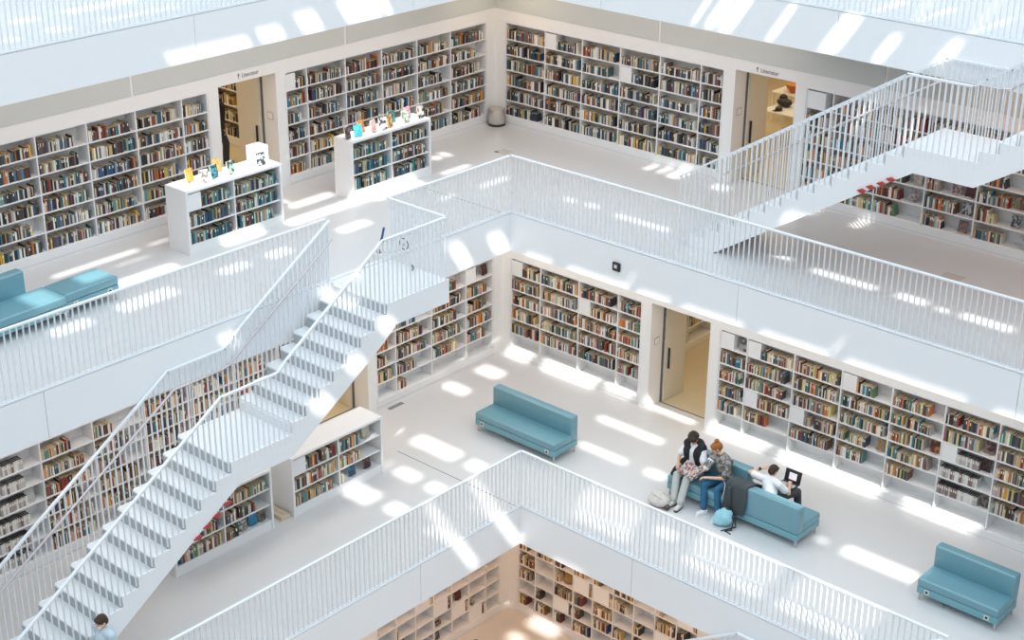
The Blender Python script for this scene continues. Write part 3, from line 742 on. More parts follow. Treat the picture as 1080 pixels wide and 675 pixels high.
# white section boxes
for (R, b, r, u, w, z, h) in BLK:
    mb = MB().box(u, u+w, .012, .26, z, z+h-.005, 0, R['M'])
    o = mb.build('section_box', SHELF if R['key'] != 'C2' else WHITE, bevel=.003)
    tag(o, 'plain white box on %s shelf, %s bay, %s' % ('top' if r == 0 else ORD[r+1], ORD[b+1], R['phrase']), 'box', 'white boxes on the shelves')

# books shown face-out
def cover_mat(c1, c2, k, sc=None):
    nm = 'display_cover_%d' % k
    m = bpy.data.materials.new(nm); m.use_nodes = True; nt = m.node_tree; b = nt.nodes['Principled BSDF']; b.inputs['Roughness'].default_value = .4
    tc = nt.nodes.new('ShaderNodeTexCoord'); n = nt.nodes.new('ShaderNodeTexNoise'); n.inputs['Scale'].default_value = sc or 11+k % 5*3
    mp = nt.nodes.new('ShaderNodeMapping'); mp.inputs['Location'].default_value = (k*3.1, k*1.7, k)
    rp = nt.nodes.new('ShaderNodeValToRGB'); rp.color_ramp.elements[0].position = .47; rp.color_ramp.elements[1].position = .53
    c1, c2 = [tuple(v*.6 for v in c[:3])+(1,) for c in (c1, c2)]; rp.color_ramp.elements[0].color = c1; rp.color_ramp.elements[1].color = c2
    nt.links.new(tc.outputs['Object'], mp.inputs[0]); nt.links.new(mp.outputs[0], n.inputs['Vector']); nt.links.new(n.outputs['Fac'], rp.inputs[0]); nt.links.new(rp.outputs[0], b.inputs['Base Color'])
    return m
DN = [0]
def display_book(M, u, d, z, c1, c2, label, h=.24, w=.17, group=None, yaw=0., lean=.2):
    """a book standing open-faced, leaning back on a small bent stand"""
    DN[0] += 1; k = DN[0]
    T = thing('display_book', label, 'book', M @ Vector((u, d, z)), group=group)
    Mb = M @ Matrix.Translation((u, d, z)) @ Matrix.Rotation(yaw, 4, 'Z') @ Matrix.Rotation(-lean, 4, 'X')
    MB().box(-w/2, w/2, 0, .006, .008, h, 0, Mb).build('front_cover', cover_mat(lin(*c1), lin(*c2), k), T)
    MB().box(-w/2+.004, w/2-.004, .006, .026, .011, h-.003, 0, Mb).build('page_block', PAPER, T)
    MB().box(-w/2, w/2, .026, .03, .008, h, 0, Mb).build('back_cover', cover_mat(lin(*c1), lin(*c1), k+200), T)
    st = MB().box(-.05, .05, -.035, .09, 0, .004, 0, Mb @ Matrix.Rotation(lean, 4, 'X')).box(-.05, .05, -.035, -.03, 0, .03, 0, Mb @ Matrix.Rotation(lean, 4, 'X')).box(-.04, .04, .032, .036, 0, h*.7, 0, Mb)
    st.build('stand', CHROME, T)
top = FZ[0]+.05
s2 = [((120, 105, 115), (60, 55, 65)), ((70, 175, 200), (90, 200, 215)), ((200, 120, 60), (235, 150, 70)), ((205, 165, 170), (235, 210, 205)), ((225, 225, 225), (60, 60, 65)), ((150, 105, 70), (220, 180, 120)), ((70, 150, 150), (50, 90, 95)), ((225, 230, 215), (110, 140, 120)), ((235, 175, 190), (220, 140, 165)), ((215, 215, 210), (70, 70, 75))]
ds = ['grey purple', 'light blue', 'orange', 'dusty pink', 'black and white', 'brown and cream', 'dark teal', 'white and sage', 'bright pink', 'pale grey']
for k, ((c1, c2), n) in enumerate(zip(s2, ds)):
    u = -1.62+k*.235; d = [.16, .12, .26, .12, .1, .12, .3, .12, .28, .12][k]
    display_book(MF1, u, d, Z3+top, c1, c2, '%s display book on the low bookcase, %s from left' % (n, nth(k+1)), h=.27, w=.19, group='display books on the low bookcase', yaw=[.3, -.3, .1, .3, -.2, .2, 0, -.15, .2, .1][k])
for k, (u, d, c1, c2, n) in enumerate(((-5.57, .36, (225, 175, 80), (240, 200, 110), 'yellow'), (-5.42, .12, (225, 225, 225), (150, 140, 135), 'white'), (-5.1, .2, (70, 165, 185), (60, 60, 70), 'turquoise'), (-4.85, .45, (205, 160, 90), (225, 190, 120), 'amber'), (-4.72, .16, (190, 215, 205), (70, 100, 95), 'mint green'), (-4.0, .14, (225, 228, 232), (70, 75, 85), 'white and black'))):
    display_book(MF1, u, d, Z3+top, c1, c2, '%s display book on top of the low bookcase by the benches' % n, h=.27, w=.19, group='display books by the benches', yaw=.2*(-1)**k)
# white cube on the bookcase
t = thing('white_cube', 'white cube standing on the low bookcase by the benches', 'box', MF1 @ Vector((-3.86, .4, Z3+top)))
MB().box(-4.02, -3.70, .28, .58, Z3+top, Z3+top+.32, 0, MF1).build('body', WHITE, t, bevel=.006)
MB().box(-4.025, -3.695, .275, .585, Z3+top+.32, Z3+top+.335, 0, MF1).build('lid', WHITE, t, bevel=.003)
# face-out covers inside the shelves
R4, R3_, L2_, F2_ = RW(W3), RW(W2), LW(-W2), MF2
zz = lambda z, r: z+ROWZ[r+1]
for (M, u, z, c1, c2, lb) in (
    (R4, 6.65, zz(Z3, 3), (195, 180, 165), (230, 215, 200), 'pale face-out book, fourth shelf, left of upper right landing'),
    (R4, 6.6, zz(Z3, 4), (215, 205, 205), (150, 130, 130), 'white face-out book alone on fifth shelf behind upper stairs'),
    (R4, 7.5, zz(Z3, 3), (130, 90, 95), (220, 190, 190), 'dusty red face-out book, fourth shelf behind upper stairs'),
    (R4, 7.78, zz(Z3, 3), (110, 40, 40), (60, 30, 30), 'dark red face-out book, fourth shelf behind upper stairs'),
    (R4, 7.42, zz(Z3, 4), (140, 190, 185), (215, 220, 190), 'mint face-out book, fifth shelf behind upper stairs'),
    (R4, 7.76, zz(Z3, 4), (60, 60, 62), (220, 220, 220), 'black and white face-out book, fifth shelf behind upper stairs'),
    (R4, 7.72, zz(Z3, 5), (60, 130, 150), (225, 120, 70), 'orange and blue face-out book, lowest shelf behind upper stairs'),
    (R4, 8.72, zz(Z3, 3), (30, 140, 150), (225, 150, 70), 'teal and orange face-out book at right picture edge'),
    (R4, 8.92, zz(Z3, 3), (190, 140, 110), (140, 100, 80), 'tan face-out book at right picture edge'),
    (R4, 8.78, zz(Z3, 4), (200, 200, 205), (80, 80, 85), 'grey face-out book at right picture edge'),
    (R4, 9.0, zz(Z3, 5), (205, 205, 205), (235, 235, 235), 'white face-out book at right picture edge, lowest shelf'),
    (R3_, 7.75, zz(Z2, 2), (40, 50, 80), (120, 150, 180), 'dark blue face-out book, third shelf behind readers'),
    (R3_, 7.7, zz(Z2, 3), (205, 180, 140), (180, 140, 90), 'small cream face-out book, fourth shelf behind readers'),
    (R3_, 8.82, zz(Z2, 2), (215, 140, 80), (110, 60, 45), 'orange face-out book, third shelf behind readers'),
    (R3_, 9.9, zz(Z2, 1), (80, 50, 50), (170, 140, 130), 'dark brown face-out book, second shelf above right sofa'),
    (R3_, 9.88, zz(Z2, 2), (55, 35, 38), (90, 60, 60), 'dark maroon face-out book, third shelf above right sofa'),
    (R3_, 9.95, zz(Z2, 4), (150, 140, 130), (90, 80, 75), 'grey brown face-out book, fifth shelf above right sofa'),
    (R3_, 6.6, zz(Z2, 1), (130, 110, 95), (210, 200, 185), 'brown face-out book, second shelf above laptop user'),
    (R3_, 4.36, zz(Z2, 0), (95, 95, 95), (190, 190, 190), 'grey face-out book, top shelf above readers'),
    (R3_, 1.0, zz(Z2, 2), (50, 90, 130), (40, 140, 130), 'blue face-out book, third shelf left of lower doorway'),
    (R3_, -1.2, zz(Z2, 2), (60, 45, 90), (200, 190, 200), 'purple face-out book, third shelf near lower corner'),
    (L2_, 1.8, zz(Z2, 0), (110, 60, 50), (60, 40, 40), 'brown face-out book on top shelf left of lower corner'),
    (L2_, 1.75, zz(Z2, 2), (60, 110, 170), (200, 160, 70), 'blue and yellow face-out book left of lower corner'),
    (F2_, -3.98, Z2+FZ[1], (215, 210, 190), (230, 225, 205), 'cream face-out book on low bookcase near sofa'),
    (F2_, -3.98, Z2+FZ[3], (120, 90, 85), (60, 40, 40), 'dark brown face-out book on low bookcase near sofa'),
    (F2_, -4.4, Z2+FZ[3], (40, 140, 185), (70, 80, 90), 'bright blue face-out book on low bookcase near sofa'),
    (F2_, -7.4, Z2+FZ[3], (60, 130, 80), (50, 110, 70), 'green face-out book low under the long staircase'),
    (F2_, -7.2, Z2+FZ[3], (225, 225, 215), (120, 120, 110), 'white face-out book low under the long staircase'),
    (F2_, -6.95, Z2+FZ[3], (30, 140, 185), (40, 160, 200), 'blue face-out book low under the long staircase'),
    (F2_, -6.75, Z2+FZ[3], (90, 85, 75), (150, 140, 120), 'grey face-out book low under the long staircase'),
    (LW(-W2), -10.3, zz(Z2, 2), (225, 225, 222), (235, 235, 232), 'white face-out book behind the long staircase at left'),
    (LW(-W1), -1.9, Z1+.93, (110, 50, 35), (90, 40, 30), 'dark red face-out book in bottom left cube bookcase'),
    (LW(-W1), -1.45, Z1+.58, (225, 215, 200), (150, 140, 130), 'white face-out book in bottom left cube bookcase'),
    (LW(-W1), -1.5, Z1+.24, (60, 85, 120), (70, 100, 140), 'blue face-out book in bottom left cube bookcase'),
    (LW(-W1), -2.55, Z1+.58, (210, 190, 160), (80, 70, 60), 'cream and dark face-out book in bottom left cube bookcase'),
    (LW(-W1), -2.6, Z1+.24, (70, 85, 100), (190, 190, 185), 'grey blue face-out book in bottom left cube bookcase'),
    (LW(-W1), -3.65, Z1+.58, (185, 140, 60), (120, 80, 40), 'golden face-out book in bottom left cube bookcase'),
    (RW(W1), .86, Z1+1.3, (205, 170, 110), (200, 190, 170), 'cream and gold face-out book in bottom right cube bookcase'),
    (RW(W1), .86, Z1+.93, (150, 130, 90), (100, 90, 70), 'olive face-out book in bottom right cube bookcase'),
    (RW(W1), 1.95, Z1+1.3, (195, 150, 80), (220, 170, 90), 'orange tan face-out book in bottom right cube bookcase'),
    (RW(W1), 3.6, Z1+1.69, (40, 110, 110), (60, 130, 130), 'teal face-out book in bottom right cube bookcase')):
    display_book(M, u, .1, z, c1, c2, lb, h=.25, w=.19)
# ---------------------------------------------------------------- sofas
def sofa(name, label, cat, loc, rot, L, D=.78, back=True, group=None, sockets=True, cable=False, cut=0.):
    """local frame: length along x, front towards -y"""
    T = thing(name, label, cat, loc, rot, group)
    b = lambda mb, n, m, **k: mb.build(n, m, T, local=True, **k)
    fy, by = -D/2, D/2
    b(MB().rbox(-L/2, L/2, fy, by-(.2 if back else 0), .29, .45, .035, seg=4), 'seat', TEAL)
    b(MB().rbox(-L/2+.004, L/2-.004, fy+.006, by-.004, .15, .288, .012), 'base_panel', TEAL_D)
    if back:
        b(MB().rbox(-L/2, L/2-cut, by-.22, by, .29, .86, .04, seg=4), 'backrest', TEAL)
    for sx in (-1, 1):
        for sy in (fy+.05, by-.05):
            x = sx*(L/2-.05)
            b(MB().lathe([(.016, 0), (.018, .004), (.018, .15)], 12, 0, Matrix.Translation((x, sy, 0))).box(x-.04, x+.04, sy-.03, sy+.03, .142, .15), 'leg', CHROME)
    if sockets:
        for sx in (-1, 1):
            x = sx*(L/2-.2)
            R = Matrix.Translation((x, fy+.006, .225)) @ Matrix.Rotation(PI/2, 4, 'X')
            p = b(MB().box(x-.05, x+.05, fy-.002, fy+.008, .175, .275), 'socket_plate', mat('socket_metal', (.6, .6, .58, 1), .4, metal=.3), bevel=.004)
            o = MB().lathe([(.026, 0), (.026, .012), (.02, .014)], 16, 0, R).build('socket_hole', BLACK, p, local=True)
    if cable:
        pts = [(.0-.35+.04*math.sin(k*1.9)+k*.035, fy+.12+.05*math.cos(k*1.3), .012+.02*(k % 3)) for k in range(12)]
        b(MB().tube(pts, .007, 6), 'cable', GREY)
    return T
SG = 'teal sofas'
sofa('sofa', 'long teal sofa standing empty near the lower corner, facing the railing', 'sofa', (1.06, -.66, Z2), 0, 2.22, group=SG, cable=True)
sofa('sofa', 'short teal sofa at the right picture edge, standing empty', 'sofa', (10.87, -.02, Z2), 0, 1.54, group=SG, cable=True)
sofa('sofa', 'teal sofa under the two readers, facing the railing', 'sofa', (5.36, -.04, Z2), 0, 1.5, .82, group=SG)
sofa('sofa', 'teal sofa under the laptop user, its back to the railing', 'sofa', (6.885, -.04, Z2), PI, 1.5, .82, group=SG, sockets=False)
sofa('sofa', 'teal sofa with backrest cut by the left picture edge', 'sofa', (-2.46, -10.24, Z3), PI/2+.05, 1.86, .9, group=SG, cut=.34)
sofa('bench', 'backless teal bench beside the left teal sofa', 'bench', (-2.46, -8.73, Z3), PI/2+.05, 1.14, .64, back=False)

# bin in the upper corner
t = thing('waste_bin', 'round grey metal bin in the upper gallery corner', 'bin', (-4.38, 4.4, Z3))
Mb = Matrix.Translation((-4.38, 4.4, Z3))
MB().lathe([(.20, .05), (.205, .06), (.195, .36), (.185, .38)], 28, 0, Mb).build('body', mat('bin_metal', (.58, .54, .48, 1), .35, metal=.5), t)
MB().lathe([(.21, 0), (.215, .01), (.213, .055), (.2, .06)], 28, 0, Mb).build('base_ring', BLACK, t)
MB().lathe([(.19, .38), (.195, .385), (.19, .41), (.15, .415), (.14, .39)], 28, 0, Mb).build('lid', mat('bin_metal', (0, 0, 0, 1)), t)

# folded pushchair leaning at the landing railing
t = thing('pushchair', 'folded pushchair with a blue handle leaning at the upper landing railing', 'pushchair', (.25, -3.6, Z3))
MB().tube([(-.22, -3.6, .1), (.1, -3.58, .2), (.62, -3.58, .42)], .009).tube([(-.28, -3.66, .06), (-.05, -3.66, .1), (.76, -3.62, .08)], .009).build('frame', mat('silver_tube', (.65, .67, .69, 1), .4), t)
MB().tube([(-.2, -3.58, .24), (-.13, -3.56, .44), (-.09, -3.55, .62)], .024).tube([(-.15, -3.56, .38), (-.06, -3.57, .4)], .02).build('handle', mat('blue_grip', (.02, .10, .28, 1), .4), t)
def ringwheel(c, R, r, rot=0):
    pts = [(c[0]+R*math.cos(a), c[1]+.0, c[2]+R*math.sin(a)) for a in [2*PI*k/20 for k in range(21)]]
    return MB().tube(pts, r, 6)
for c, R in (((.5, -3.6, .47), .11), ((.74, -3.64, .07), .05), ((-.16, -3.64, .16), .05)):
    w = ringwheel(c, R, .009).build('wheel', BLACK, t)
    MB().capsule((c[0], c[1]-.02, c[2]), (c[0], c[1]+.02, c[2]), .02, .02).build('hub', GREY, w)

t = thing('bag', 'black round bag on the floor just showing behind the lower staircase edge', 'bag', (-.5, -9.3, Z2))
MB().ell((-.5, -9.3, Z2+.15), .2, .16, .15).ell((-.46, -9.25, Z2+.24), .12, .1, .08).build('sack', BLACK, t, remesh=.015)
MB().tube([(-.6, -9.35, Z2+.24), (-.52, -9.3, Z2+.38), (-.4, -9.25, Z2+.26)], .014).build('handle', BLACK, t)
# tables in the upper right room
def table(loc, L, D, label):
    T = thing('table', label, 'table', loc)
    x, y, z = loc
    MB().box(x, x+L, y, y+D, z+.72, z+.75).build('table_top', WHITE, T, bevel=.003)
    for a in (x+.04, x+L-.04):
        for b in (y+.04, y+D-.04): MB().box(a-.025, a+.025, b-.025, b+.025, z, z+.72).build('leg', WHITE, T)
    return T
table((1.0, 7.75, Z3), 1.9, .95, 'white table inside the upper right doorway, nearer the door')
table((.3, 9.25, Z3), 2.2, .9, 'white table inside the upper right doorway, farther back')
t = thing('backpack', 'black backpack lying on the nearer table in the upper right room', 'bag', (1.25, 8.35, Z3+.75))
MB().ell((1.25, 8.35, Z3+.85), .2, .14, .1).ell((1.18, 8.4, Z3+.93), .1, .1, .1).build('sack', BLACK, t); MB().tube([(1.35, 8.2, Z3+.85), (1.45, 8.12, Z3+.92), (1.38, 8.2, Z3+.98)], .018).build('strap', BLACK, t)
t = thing('glove', 'small dark cap lying on the nearer table in the upper right room', 'cap', (1.35, 7.95, Z3+.75)); t.name = 'cap'; ORIGIN['cap'] = Vector((1.35, 7.95, Z3+.75))
MB().ell((1.35, 7.95, Z3+.79), .09, .09, .06).build('crown', BLACK, t); MB().box(1.25, 1.36, 7.82, 7.92, Z3+.75, Z3+.762).build('brim', BLACK, t)
t = thing('bowl', 'orange bowl on the farther table in the upper right room', 'bowl', (.75, 9.55, Z3+.75))
Mb = Matrix.Translation((.75, 9.55, Z3+.75))
MB().lathe([(.08, 0), (.09, .01), (.17, .09), (.21, .2), (.2, .2), (.16, .09), (.05, .03)], 24, 0, Mb).build('bowl_body', mat('orange_glaze', (.55, .16, .03, 1), .35), t)
MB().lathe([(.215, .19), (.22, .2), (.215, .21), (.2, .205)], 24, 0, Mb).build('rim', mat('orange_rim', (.65, .25, .08, 1), .35), t)

# ---------------------------------------------------------------- people
SKIN = mat('skin', (.56, .33, .23, 1), .55)
def cloth(n, c, **k): return mat(n, c, .8, noise=k.pop('noise', .12), scale=k.pop('scale', 14.), bump=.3, **k)
def V(*a): return Vector(a)
def person(label, loc, rot, J, skin=SKIN):
    T = thing('person', label, 'person', loc, rot)
    J = {k: Vector(v) for k, v in J.items()}
    mb = MB()
    hd = J['head']; up = (hd-J['neck']).normalized(); fwd = J.get('face', Vector((0, -1, 0))).normalized()
    side = fwd.cross(Vector((0, 0, 1))).normalized(); hu = side.cross(fwd).normalized()
    Rm = Matrix((( -side.x, -fwd.x, hu.x), (-side.y, -fwd.y, hu.y), (-side.z, -fwd.z, hu.z)))
    F = lambda x, y, z: hd+side*x+fwd*y+hu*z
    # head: cranium, jaw, nose, ears
    mb.ell(F(0, -.012, .03), .074, .094, .088, R=Rm); mb.ell(F(0, .025, -.045), .056, .064, .07, R=Rm)
    mb.capsule(F(0, .088, .005), F(0, .108, -.022), .012, .015); mb.ell(F(0, .07, -.1), .025, .02, .02, R=Rm)
    for s in (-1, 1): mb.ell(F(s*.078, -.005, -.01), .012, .022, .033, R=Rm)
    mb.capsule(J['neck'], F(0, -.02, -.05), .054, .052)
    # torso
    mb.capsule(J['pelvis'], J['chest'], .125, .14, sx=1.); mb.ell(J['chest']+V(0, 0, .02), .165, .115, .16); mb.ell(J['pelvis'], .165, .12, .12)
    mb.capsule(J['chest']+V(0, 0, .1), J['neck'], .08, .058)
    hands = []
    for s in 'RL':
        sh, el, ha = J['sh'+s], J['el'+s], J['ha'+s]
        mb.capsule(J['chest']+V(0, 0, .1), sh, .08, .062); mb.capsule(sh, el, .054, .04); mb.capsule(el, ha, .04, .027)
        d = (ha-el).normalized(); d = (d+J.get('hd'+s, V(0, 0, 0))).normalized()
        sd = d.cross(V(0, 0, 1)).normalized()*(1 if s == 'R' else -1); n = d.cross(sd).normalized()
        if n.z > 0: n = -n
        # palm, four fingers of unequal length with knuckle bends, thumb from the side
        R3 = Matrix(((sd.x, d.x, n.x), (sd.y, d.y, n.y), (sd.z, d.z, n.z)))
        pc = ha+d*.05; mb.ell(pc, .042, .055, .019, R=R3); mb.capsule(ha, pc, .026, .024)
        for i, ln in enumerate((.066, .076, .071, .054)):
            b0 = pc+d*.042+sd*(-.03+.02*i); m1 = b0+d*ln*.55+n*.012; m2 = m1+d*ln*.35+n*.026; m3 = m2+d*ln*.1+n*.024
            mb.capsule(b0, m1, .0098, .009, 8); mb.capsule(m1, m2, .009, .0082, 8); mb.capsule(m2, m3, .0082, .007, 8)
        t0 = ha+d*.025-sd*.03; t1 = t0+d*.03-sd*.028+n*.01; mb.capsule(t0, t1, .013, .0115, 8); mb.capsule(t1, t1+d*.034-sd*.004+n*.014, .0112, .009, 8)
        hp, kn, an = J['hp'+s], J['kn'+s], J['an'+s]
        mb.capsule(J['pelvis'], hp, .11, .095); mb.capsule(hp, kn, .088, .056); mb.capsule(kn, kn.lerp(an, .35), .054, .056); mb.capsule(kn.lerp(an, .35), an, .056, .036)
        mb.capsule(an-V(0, 0, .03), J['to'+s], .036, .03)
    B = mb.build('body', skin, T, local=True, remesh=.0085)
    B['label'] = 'skin, one continuous figure'
    for s in (-1, 1):
        MB().ell(F(s*.031, .08, .012), .011, .008, .008, R=Rm).build('eye', BLACK, T, local=True)
    MB().capsule(F(-.02, .085, -.058), F(.02, .085, -.058), .006, .006, 8).build('mouth', mat('lips', (.40, .16, .13, 1), .5), T, local=True)
    return T, J, F, Rm
def hair(T, F, Rm, m, style):
    mb = MB(); mb.ell(F(0, -.022, .045), .087, .103, .088, R=Rm); mb.ell(F(0, -.055, -.005), .08, .07, .085, R=Rm)
    if style == 'curly':
        random.seed(5)
        for k in range(46):
            a = random.uniform(0, 2*PI); h = random.uniform(-.2, 1)
            r = math.sqrt(max(.05, 1-h*h*.8))
            mb.ell(F(.092*r*math.cos(a), -.02+.108*r*math.sin(a) if math.sin(a) < .8 else .075, .05+.09*h), .03, .03, .028, 8, 6, R=Rm)
        mb.ell(F(0, .07, .07), .07, .045, .042, R=Rm)
    if style == 'bun':
        mb.ell(F(.01, -.085, .135), .05, .05, .046, R=Rm); mb.ell(F(0, -.09, .02), .085, .06, .09, R=Rm); mb.ell(F(0, .04, .075), .07, .045, .04, R=Rm)
        for s in (-1, 1): mb.capsule(F(s*.075, .02, .04), F(s*.074, .0, -.06), .018, .012)
    if style == 'short':
        mb.ell(F(0, .045, .08), .068, .05, .036, R=Rm)
    mb.build('hair', m, T, local=True, remesh=.009)
def top(T, J, m, sleeve=.5, name='shirt', open_front=False, cut=None, grow=.016):
    mb = MB(); c, p, n = J['chest'], J['pelvis'], J['neck']
    mb.capsule(p+V(0, 0, .02), c, .14+grow, .15+grow); mb.ell(c+V(0, 0, .02), .165+grow, .115+grow, .155+grow); mb.ell(p+V(0, 0, .03), .17+grow, .125+grow, .10+grow)
    mb.capsule(c+V(0, 0, .1), n-V(0, 0, .03), .085+grow, .055+grow)
    for s in 'RL':
        sh, el, ha = J['sh'+s], J['el'+s], J['ha'+s]
        mb.capsule(c+V(0, 0, .1), sh, .085+grow, .062+grow)
        if sleeve > 0:
            if sleeve <= 1: mb.capsule(sh, sh.lerp(el, sleeve), .06+grow, .052+grow+.012, caps=2)
            else:
                mb.capsule(sh, el, .058+grow, .044+grow); mb.capsule(el, el.lerp(ha, sleeve-1), .045+grow, .032+grow, caps=2)
    return mb.build(name, m, T, local=True, remesh=.012)
def trousers(T, J, m, to=.92, name='trousers', loose=.018):
    mb = MB(); mb.ell(J['pelvis'], .17+loose, .125+loose, .105+loose)
    for s in 'RL':
        hp, kn, an = J['hp'+s], J['kn'+s], J['an'+s]
        mb.capsule(J['pelvis'], hp, .115+loose, .1+loose); mb.capsule(hp, kn, .09+loose, .062+loose); mb.capsule(kn, kn.lerp(an, to), .061+loose, .05+loose*1.4, caps=2)
    return mb.build(name, m, T, local=True, remesh=.012)
def shoes(T, J, m, sole=None):
    for s in 'RL':
        an, to = J['an'+s], J['to'+s]; d = (to-an); d.z = 0; d.normalize(); R3 = Matrix(((-d.y, d.x, 0), (d.x, d.y, 0), (0, 0, 1))) if False else None
        base = an+V(0, 0, -an.z+.055)
        mb = MB().capsule(base-d*.05, base+d*.14, .05, .045).capsule(an-V(0, 0, .0), base, .048, .05)
        o = mb.build('shoe', m, T, local=True, remesh=.01)
        mb = MB().capsule(V(base.x, base.y, .02)-d*.05, V(base.x, base.y, .02)+d*.145, .05, .046)
        for v in mb.v: v.z = max(.0, min(.03, v.z))
        mb.build('sole', sole or WHITE, o, local=True)

# reader in a black waistcoat
Jm = dict(pelvis=(0, .02, .55), chest=(-.03, -.0, .93), neck=(-.05, -.03, 1.1), head=(-.05, -.07, 1.225), face=(.25, -.8, -.62),
          shR=(-.21, -.02, 1.02), elR=(-.31, -.14, .8), haR=(-.17, -.38, .78), shL=(.15, -.02, 1.02), elL=(.27, -.14, .78), haL=(.26, -.38, .76),
          hpR=(-.09, -.04, .54), hpL=(.1, -.04, .54), knR=(-.13, -.46, .55), knL=(.12, -.47, .56), anR=(-.02, -.69, .1), anL=(.15, -.72, .1), toR=(-.03, -.83, .04), toL=(.17, -.86, .04))
T, J, F, Rm = person('person with dark curly hair and black waistcoat reading a magazine', (4.98, -.0, Z2), 0, Jm)
hair(T, F, Rm, cloth('dark_curly_hair', (.045, .028, .018, 1)), 'curly')
top(T, J, cloth('white_shirt', (.80, .80, .80, 1), noise=.05), .75)
mb = MB(); c, p = J['chest'], J['pelvis']
for s in (-1, 1):
    mb.capsule(p+V(s*.115, -.01, .06), c+V(s*.115, -.035, .0), .13, .145); mb.capsule(c+V(s*.115, -.03, .04), V(-.04+s*.16, -.01, 1.05), .135, .105); mb.capsule(V(-.04+s*.16, -.01, 1.03), V(-.045+s*.06, .03, 1.09), .07, .045)
mb.capsule(p+V(0, .07, .06), c+V(0, .07, .1), .15, .15)
mb.build('waistcoat', cloth('black_waistcoat', (.012, .012, .014, 1)), T, local=True, remesh=.012)
trousers(T, J, cloth('pale_grey_trousers', (.50, .49, .46, 1)))
shoes(T, J, cloth('white_black_trainers', (.60, .58, .56, 1), scale=30., noise=.5), BLACK)
# dark jacket lying beside him
t = thing('jacket', 'black jacket lying on the sofa beside the magazine reader', 'jacket', (4.72, -.02, Z2+.45))
MB().ell((4.71, .0, Z2+.55), .12, .2, .14).ell((4.74, -.12, Z2+.5), .09, .16, .08).capsule((4.7, .1, Z2+.62), (4.66, -.24, Z2+.52), .07, .05).build('jacket_body', cloth('black_waistcoat', (0, 0, 0, 1)), t, remesh=.015)
MB().capsule((4.66, -.26, Z2+.52), (4.7, -.4, Z2+.5), .045, .04).build('sleeve', cloth('black_waistcoat', (0, 0, 0, 1)), t)

# reader with a ginger bun
Jw = dict(pelvis=(0, .03, .55), chest=(-.06, -.02, .93), neck=(-.13, -.06, 1.1), head=(-.19, -.11, 1.215), face=(-.55, -.72, -.5),
          shR=(-.25, -.06, 1.01), elR=(-.3, -.26, .78), haR=(-.36, -.46, .72), shL=(.1, -.04, 1.0), elL=(.14, -.24, .72), haL=(-.14, -.4, .7),
          hpR=(-.09, -.04, .54), hpL=(.1, -.04, .54), knR=(-.17, -.47, .56), knL=(.13, -.45, .55), anR=(-.06, -.6, .1), anL=(.27, -.6, .1), toR=(-.1, -.73, .04), toL=(.27, -.74, .04))
T, J, F, Rm = person('person with a ginger bun, patterned grey shirt and jeans, looking at the magazine', (5.66, 0.03, Z2), 0, Jw, mat('skin_fair', (.66, .42, .31, 1), .55))
hair(T, F, Rm, cloth('ginger_hair', (.32, .115, .025, 1), noise=.25), 'bun')
def camo():
    return cover_mat(lin(190, 186, 178), lin(112, 108, 104), 900, 13.)
top(T, J, camo(), .85)
mb = MB().capsule(J['shR'].lerp(J['elR'], .3), J['shR'].lerp(J['elR'], .9), .078, .075, caps=2)
mb.build('white_sleeve', cloth('white_shirt', (0, 0, 0, 1)), T, local=True)
trousers(T, J, cloth('blue_jeans', (.02, .105, .20, 1), noise=.3, scale=8.), name='jeans', loose=.012)
shoes(T, J, cloth('white_trainers', (.78, .76, .75, 1), noise=.05))

# laptop user seen from behind
Jt = dict(pelvis=(0, -.0, .52), chest=(0, -.01, .81), neck=(0, -.05, .96), head=(0, -.09, 1.07), face=(-.15, -.85, -.5),
          shR=(-.2, .0, .88), elR=(-.34, -.14, .68), haR=(-.2, -.4, .71), shL=(.2, .0, .88), elL=(.47, .0, .9), haL=(.32, -.2, .97),
          hpR=(-.1, -.06, .53), hpL=(.1, -.06, .53), knR=(-.34, -.47, .58), knL=(.12, -.5, .57), anR=(-.3, -.62, .1), anL=(.1, -.6, .1), toR=(-.34, -.74, .04), toL=(.1, -.73, .04))
T, J, F, Rm = person('person in a white T-shirt seen from behind with a laptop', (6.66, .06, Z2), PI, Jt, mat('skin_fair', (0, 0, 0, 1)))
hair(T, F, Rm, cloth('dark_brown_hair', (.05, .026, .014, 1)), 'short')
top(T, J, cloth('white_tee', (.82, .81, .82, 1), noise=.04), .6, 'T_shirt')
trousers(T, J, cloth('dark_grey_trousers', (.05, .05, .055, 1), noise=.4, scale=20.))
shoes(T, J, BLACK)
w = J['haL'].lerp(J['elL'], .18)
MB().capsule(w-V(.0, .012, 0), w+V(0, .012, 0), .034, .034, 12).build('wristwatch', BLACK, T, local=True)
# laptop on the knees
t = thing('laptop', 'open black laptop on the lap of the T-shirt wearer', 'laptop', (6.8, .53, Z2+.665))
MB().rbox(6.62, 6.98, .39, .63, Z2+.66, Z2+.68, .008).build('keyboard_base', BLACK, t)
MB().box(6.65, 6.95, .43, .55, Z2+.68, Z2+.683).build('keys', GREY, t)
Ms = Matrix.Translation((6.8, .63, Z2+.67)) @ Matrix.Rotation(-.25, 4, 'X')
sc = MB().rbox(-.18, .18, 0, .014, 0, .25, .006, 0, Ms).build('screen', BLACK, t)
MB().box(-.085, .085, -.002, 0, .05, .19, 0, Ms).build('screen_page', mat('screen_glow', (.80, .74, .78, 1), .3, emit=.35), sc)
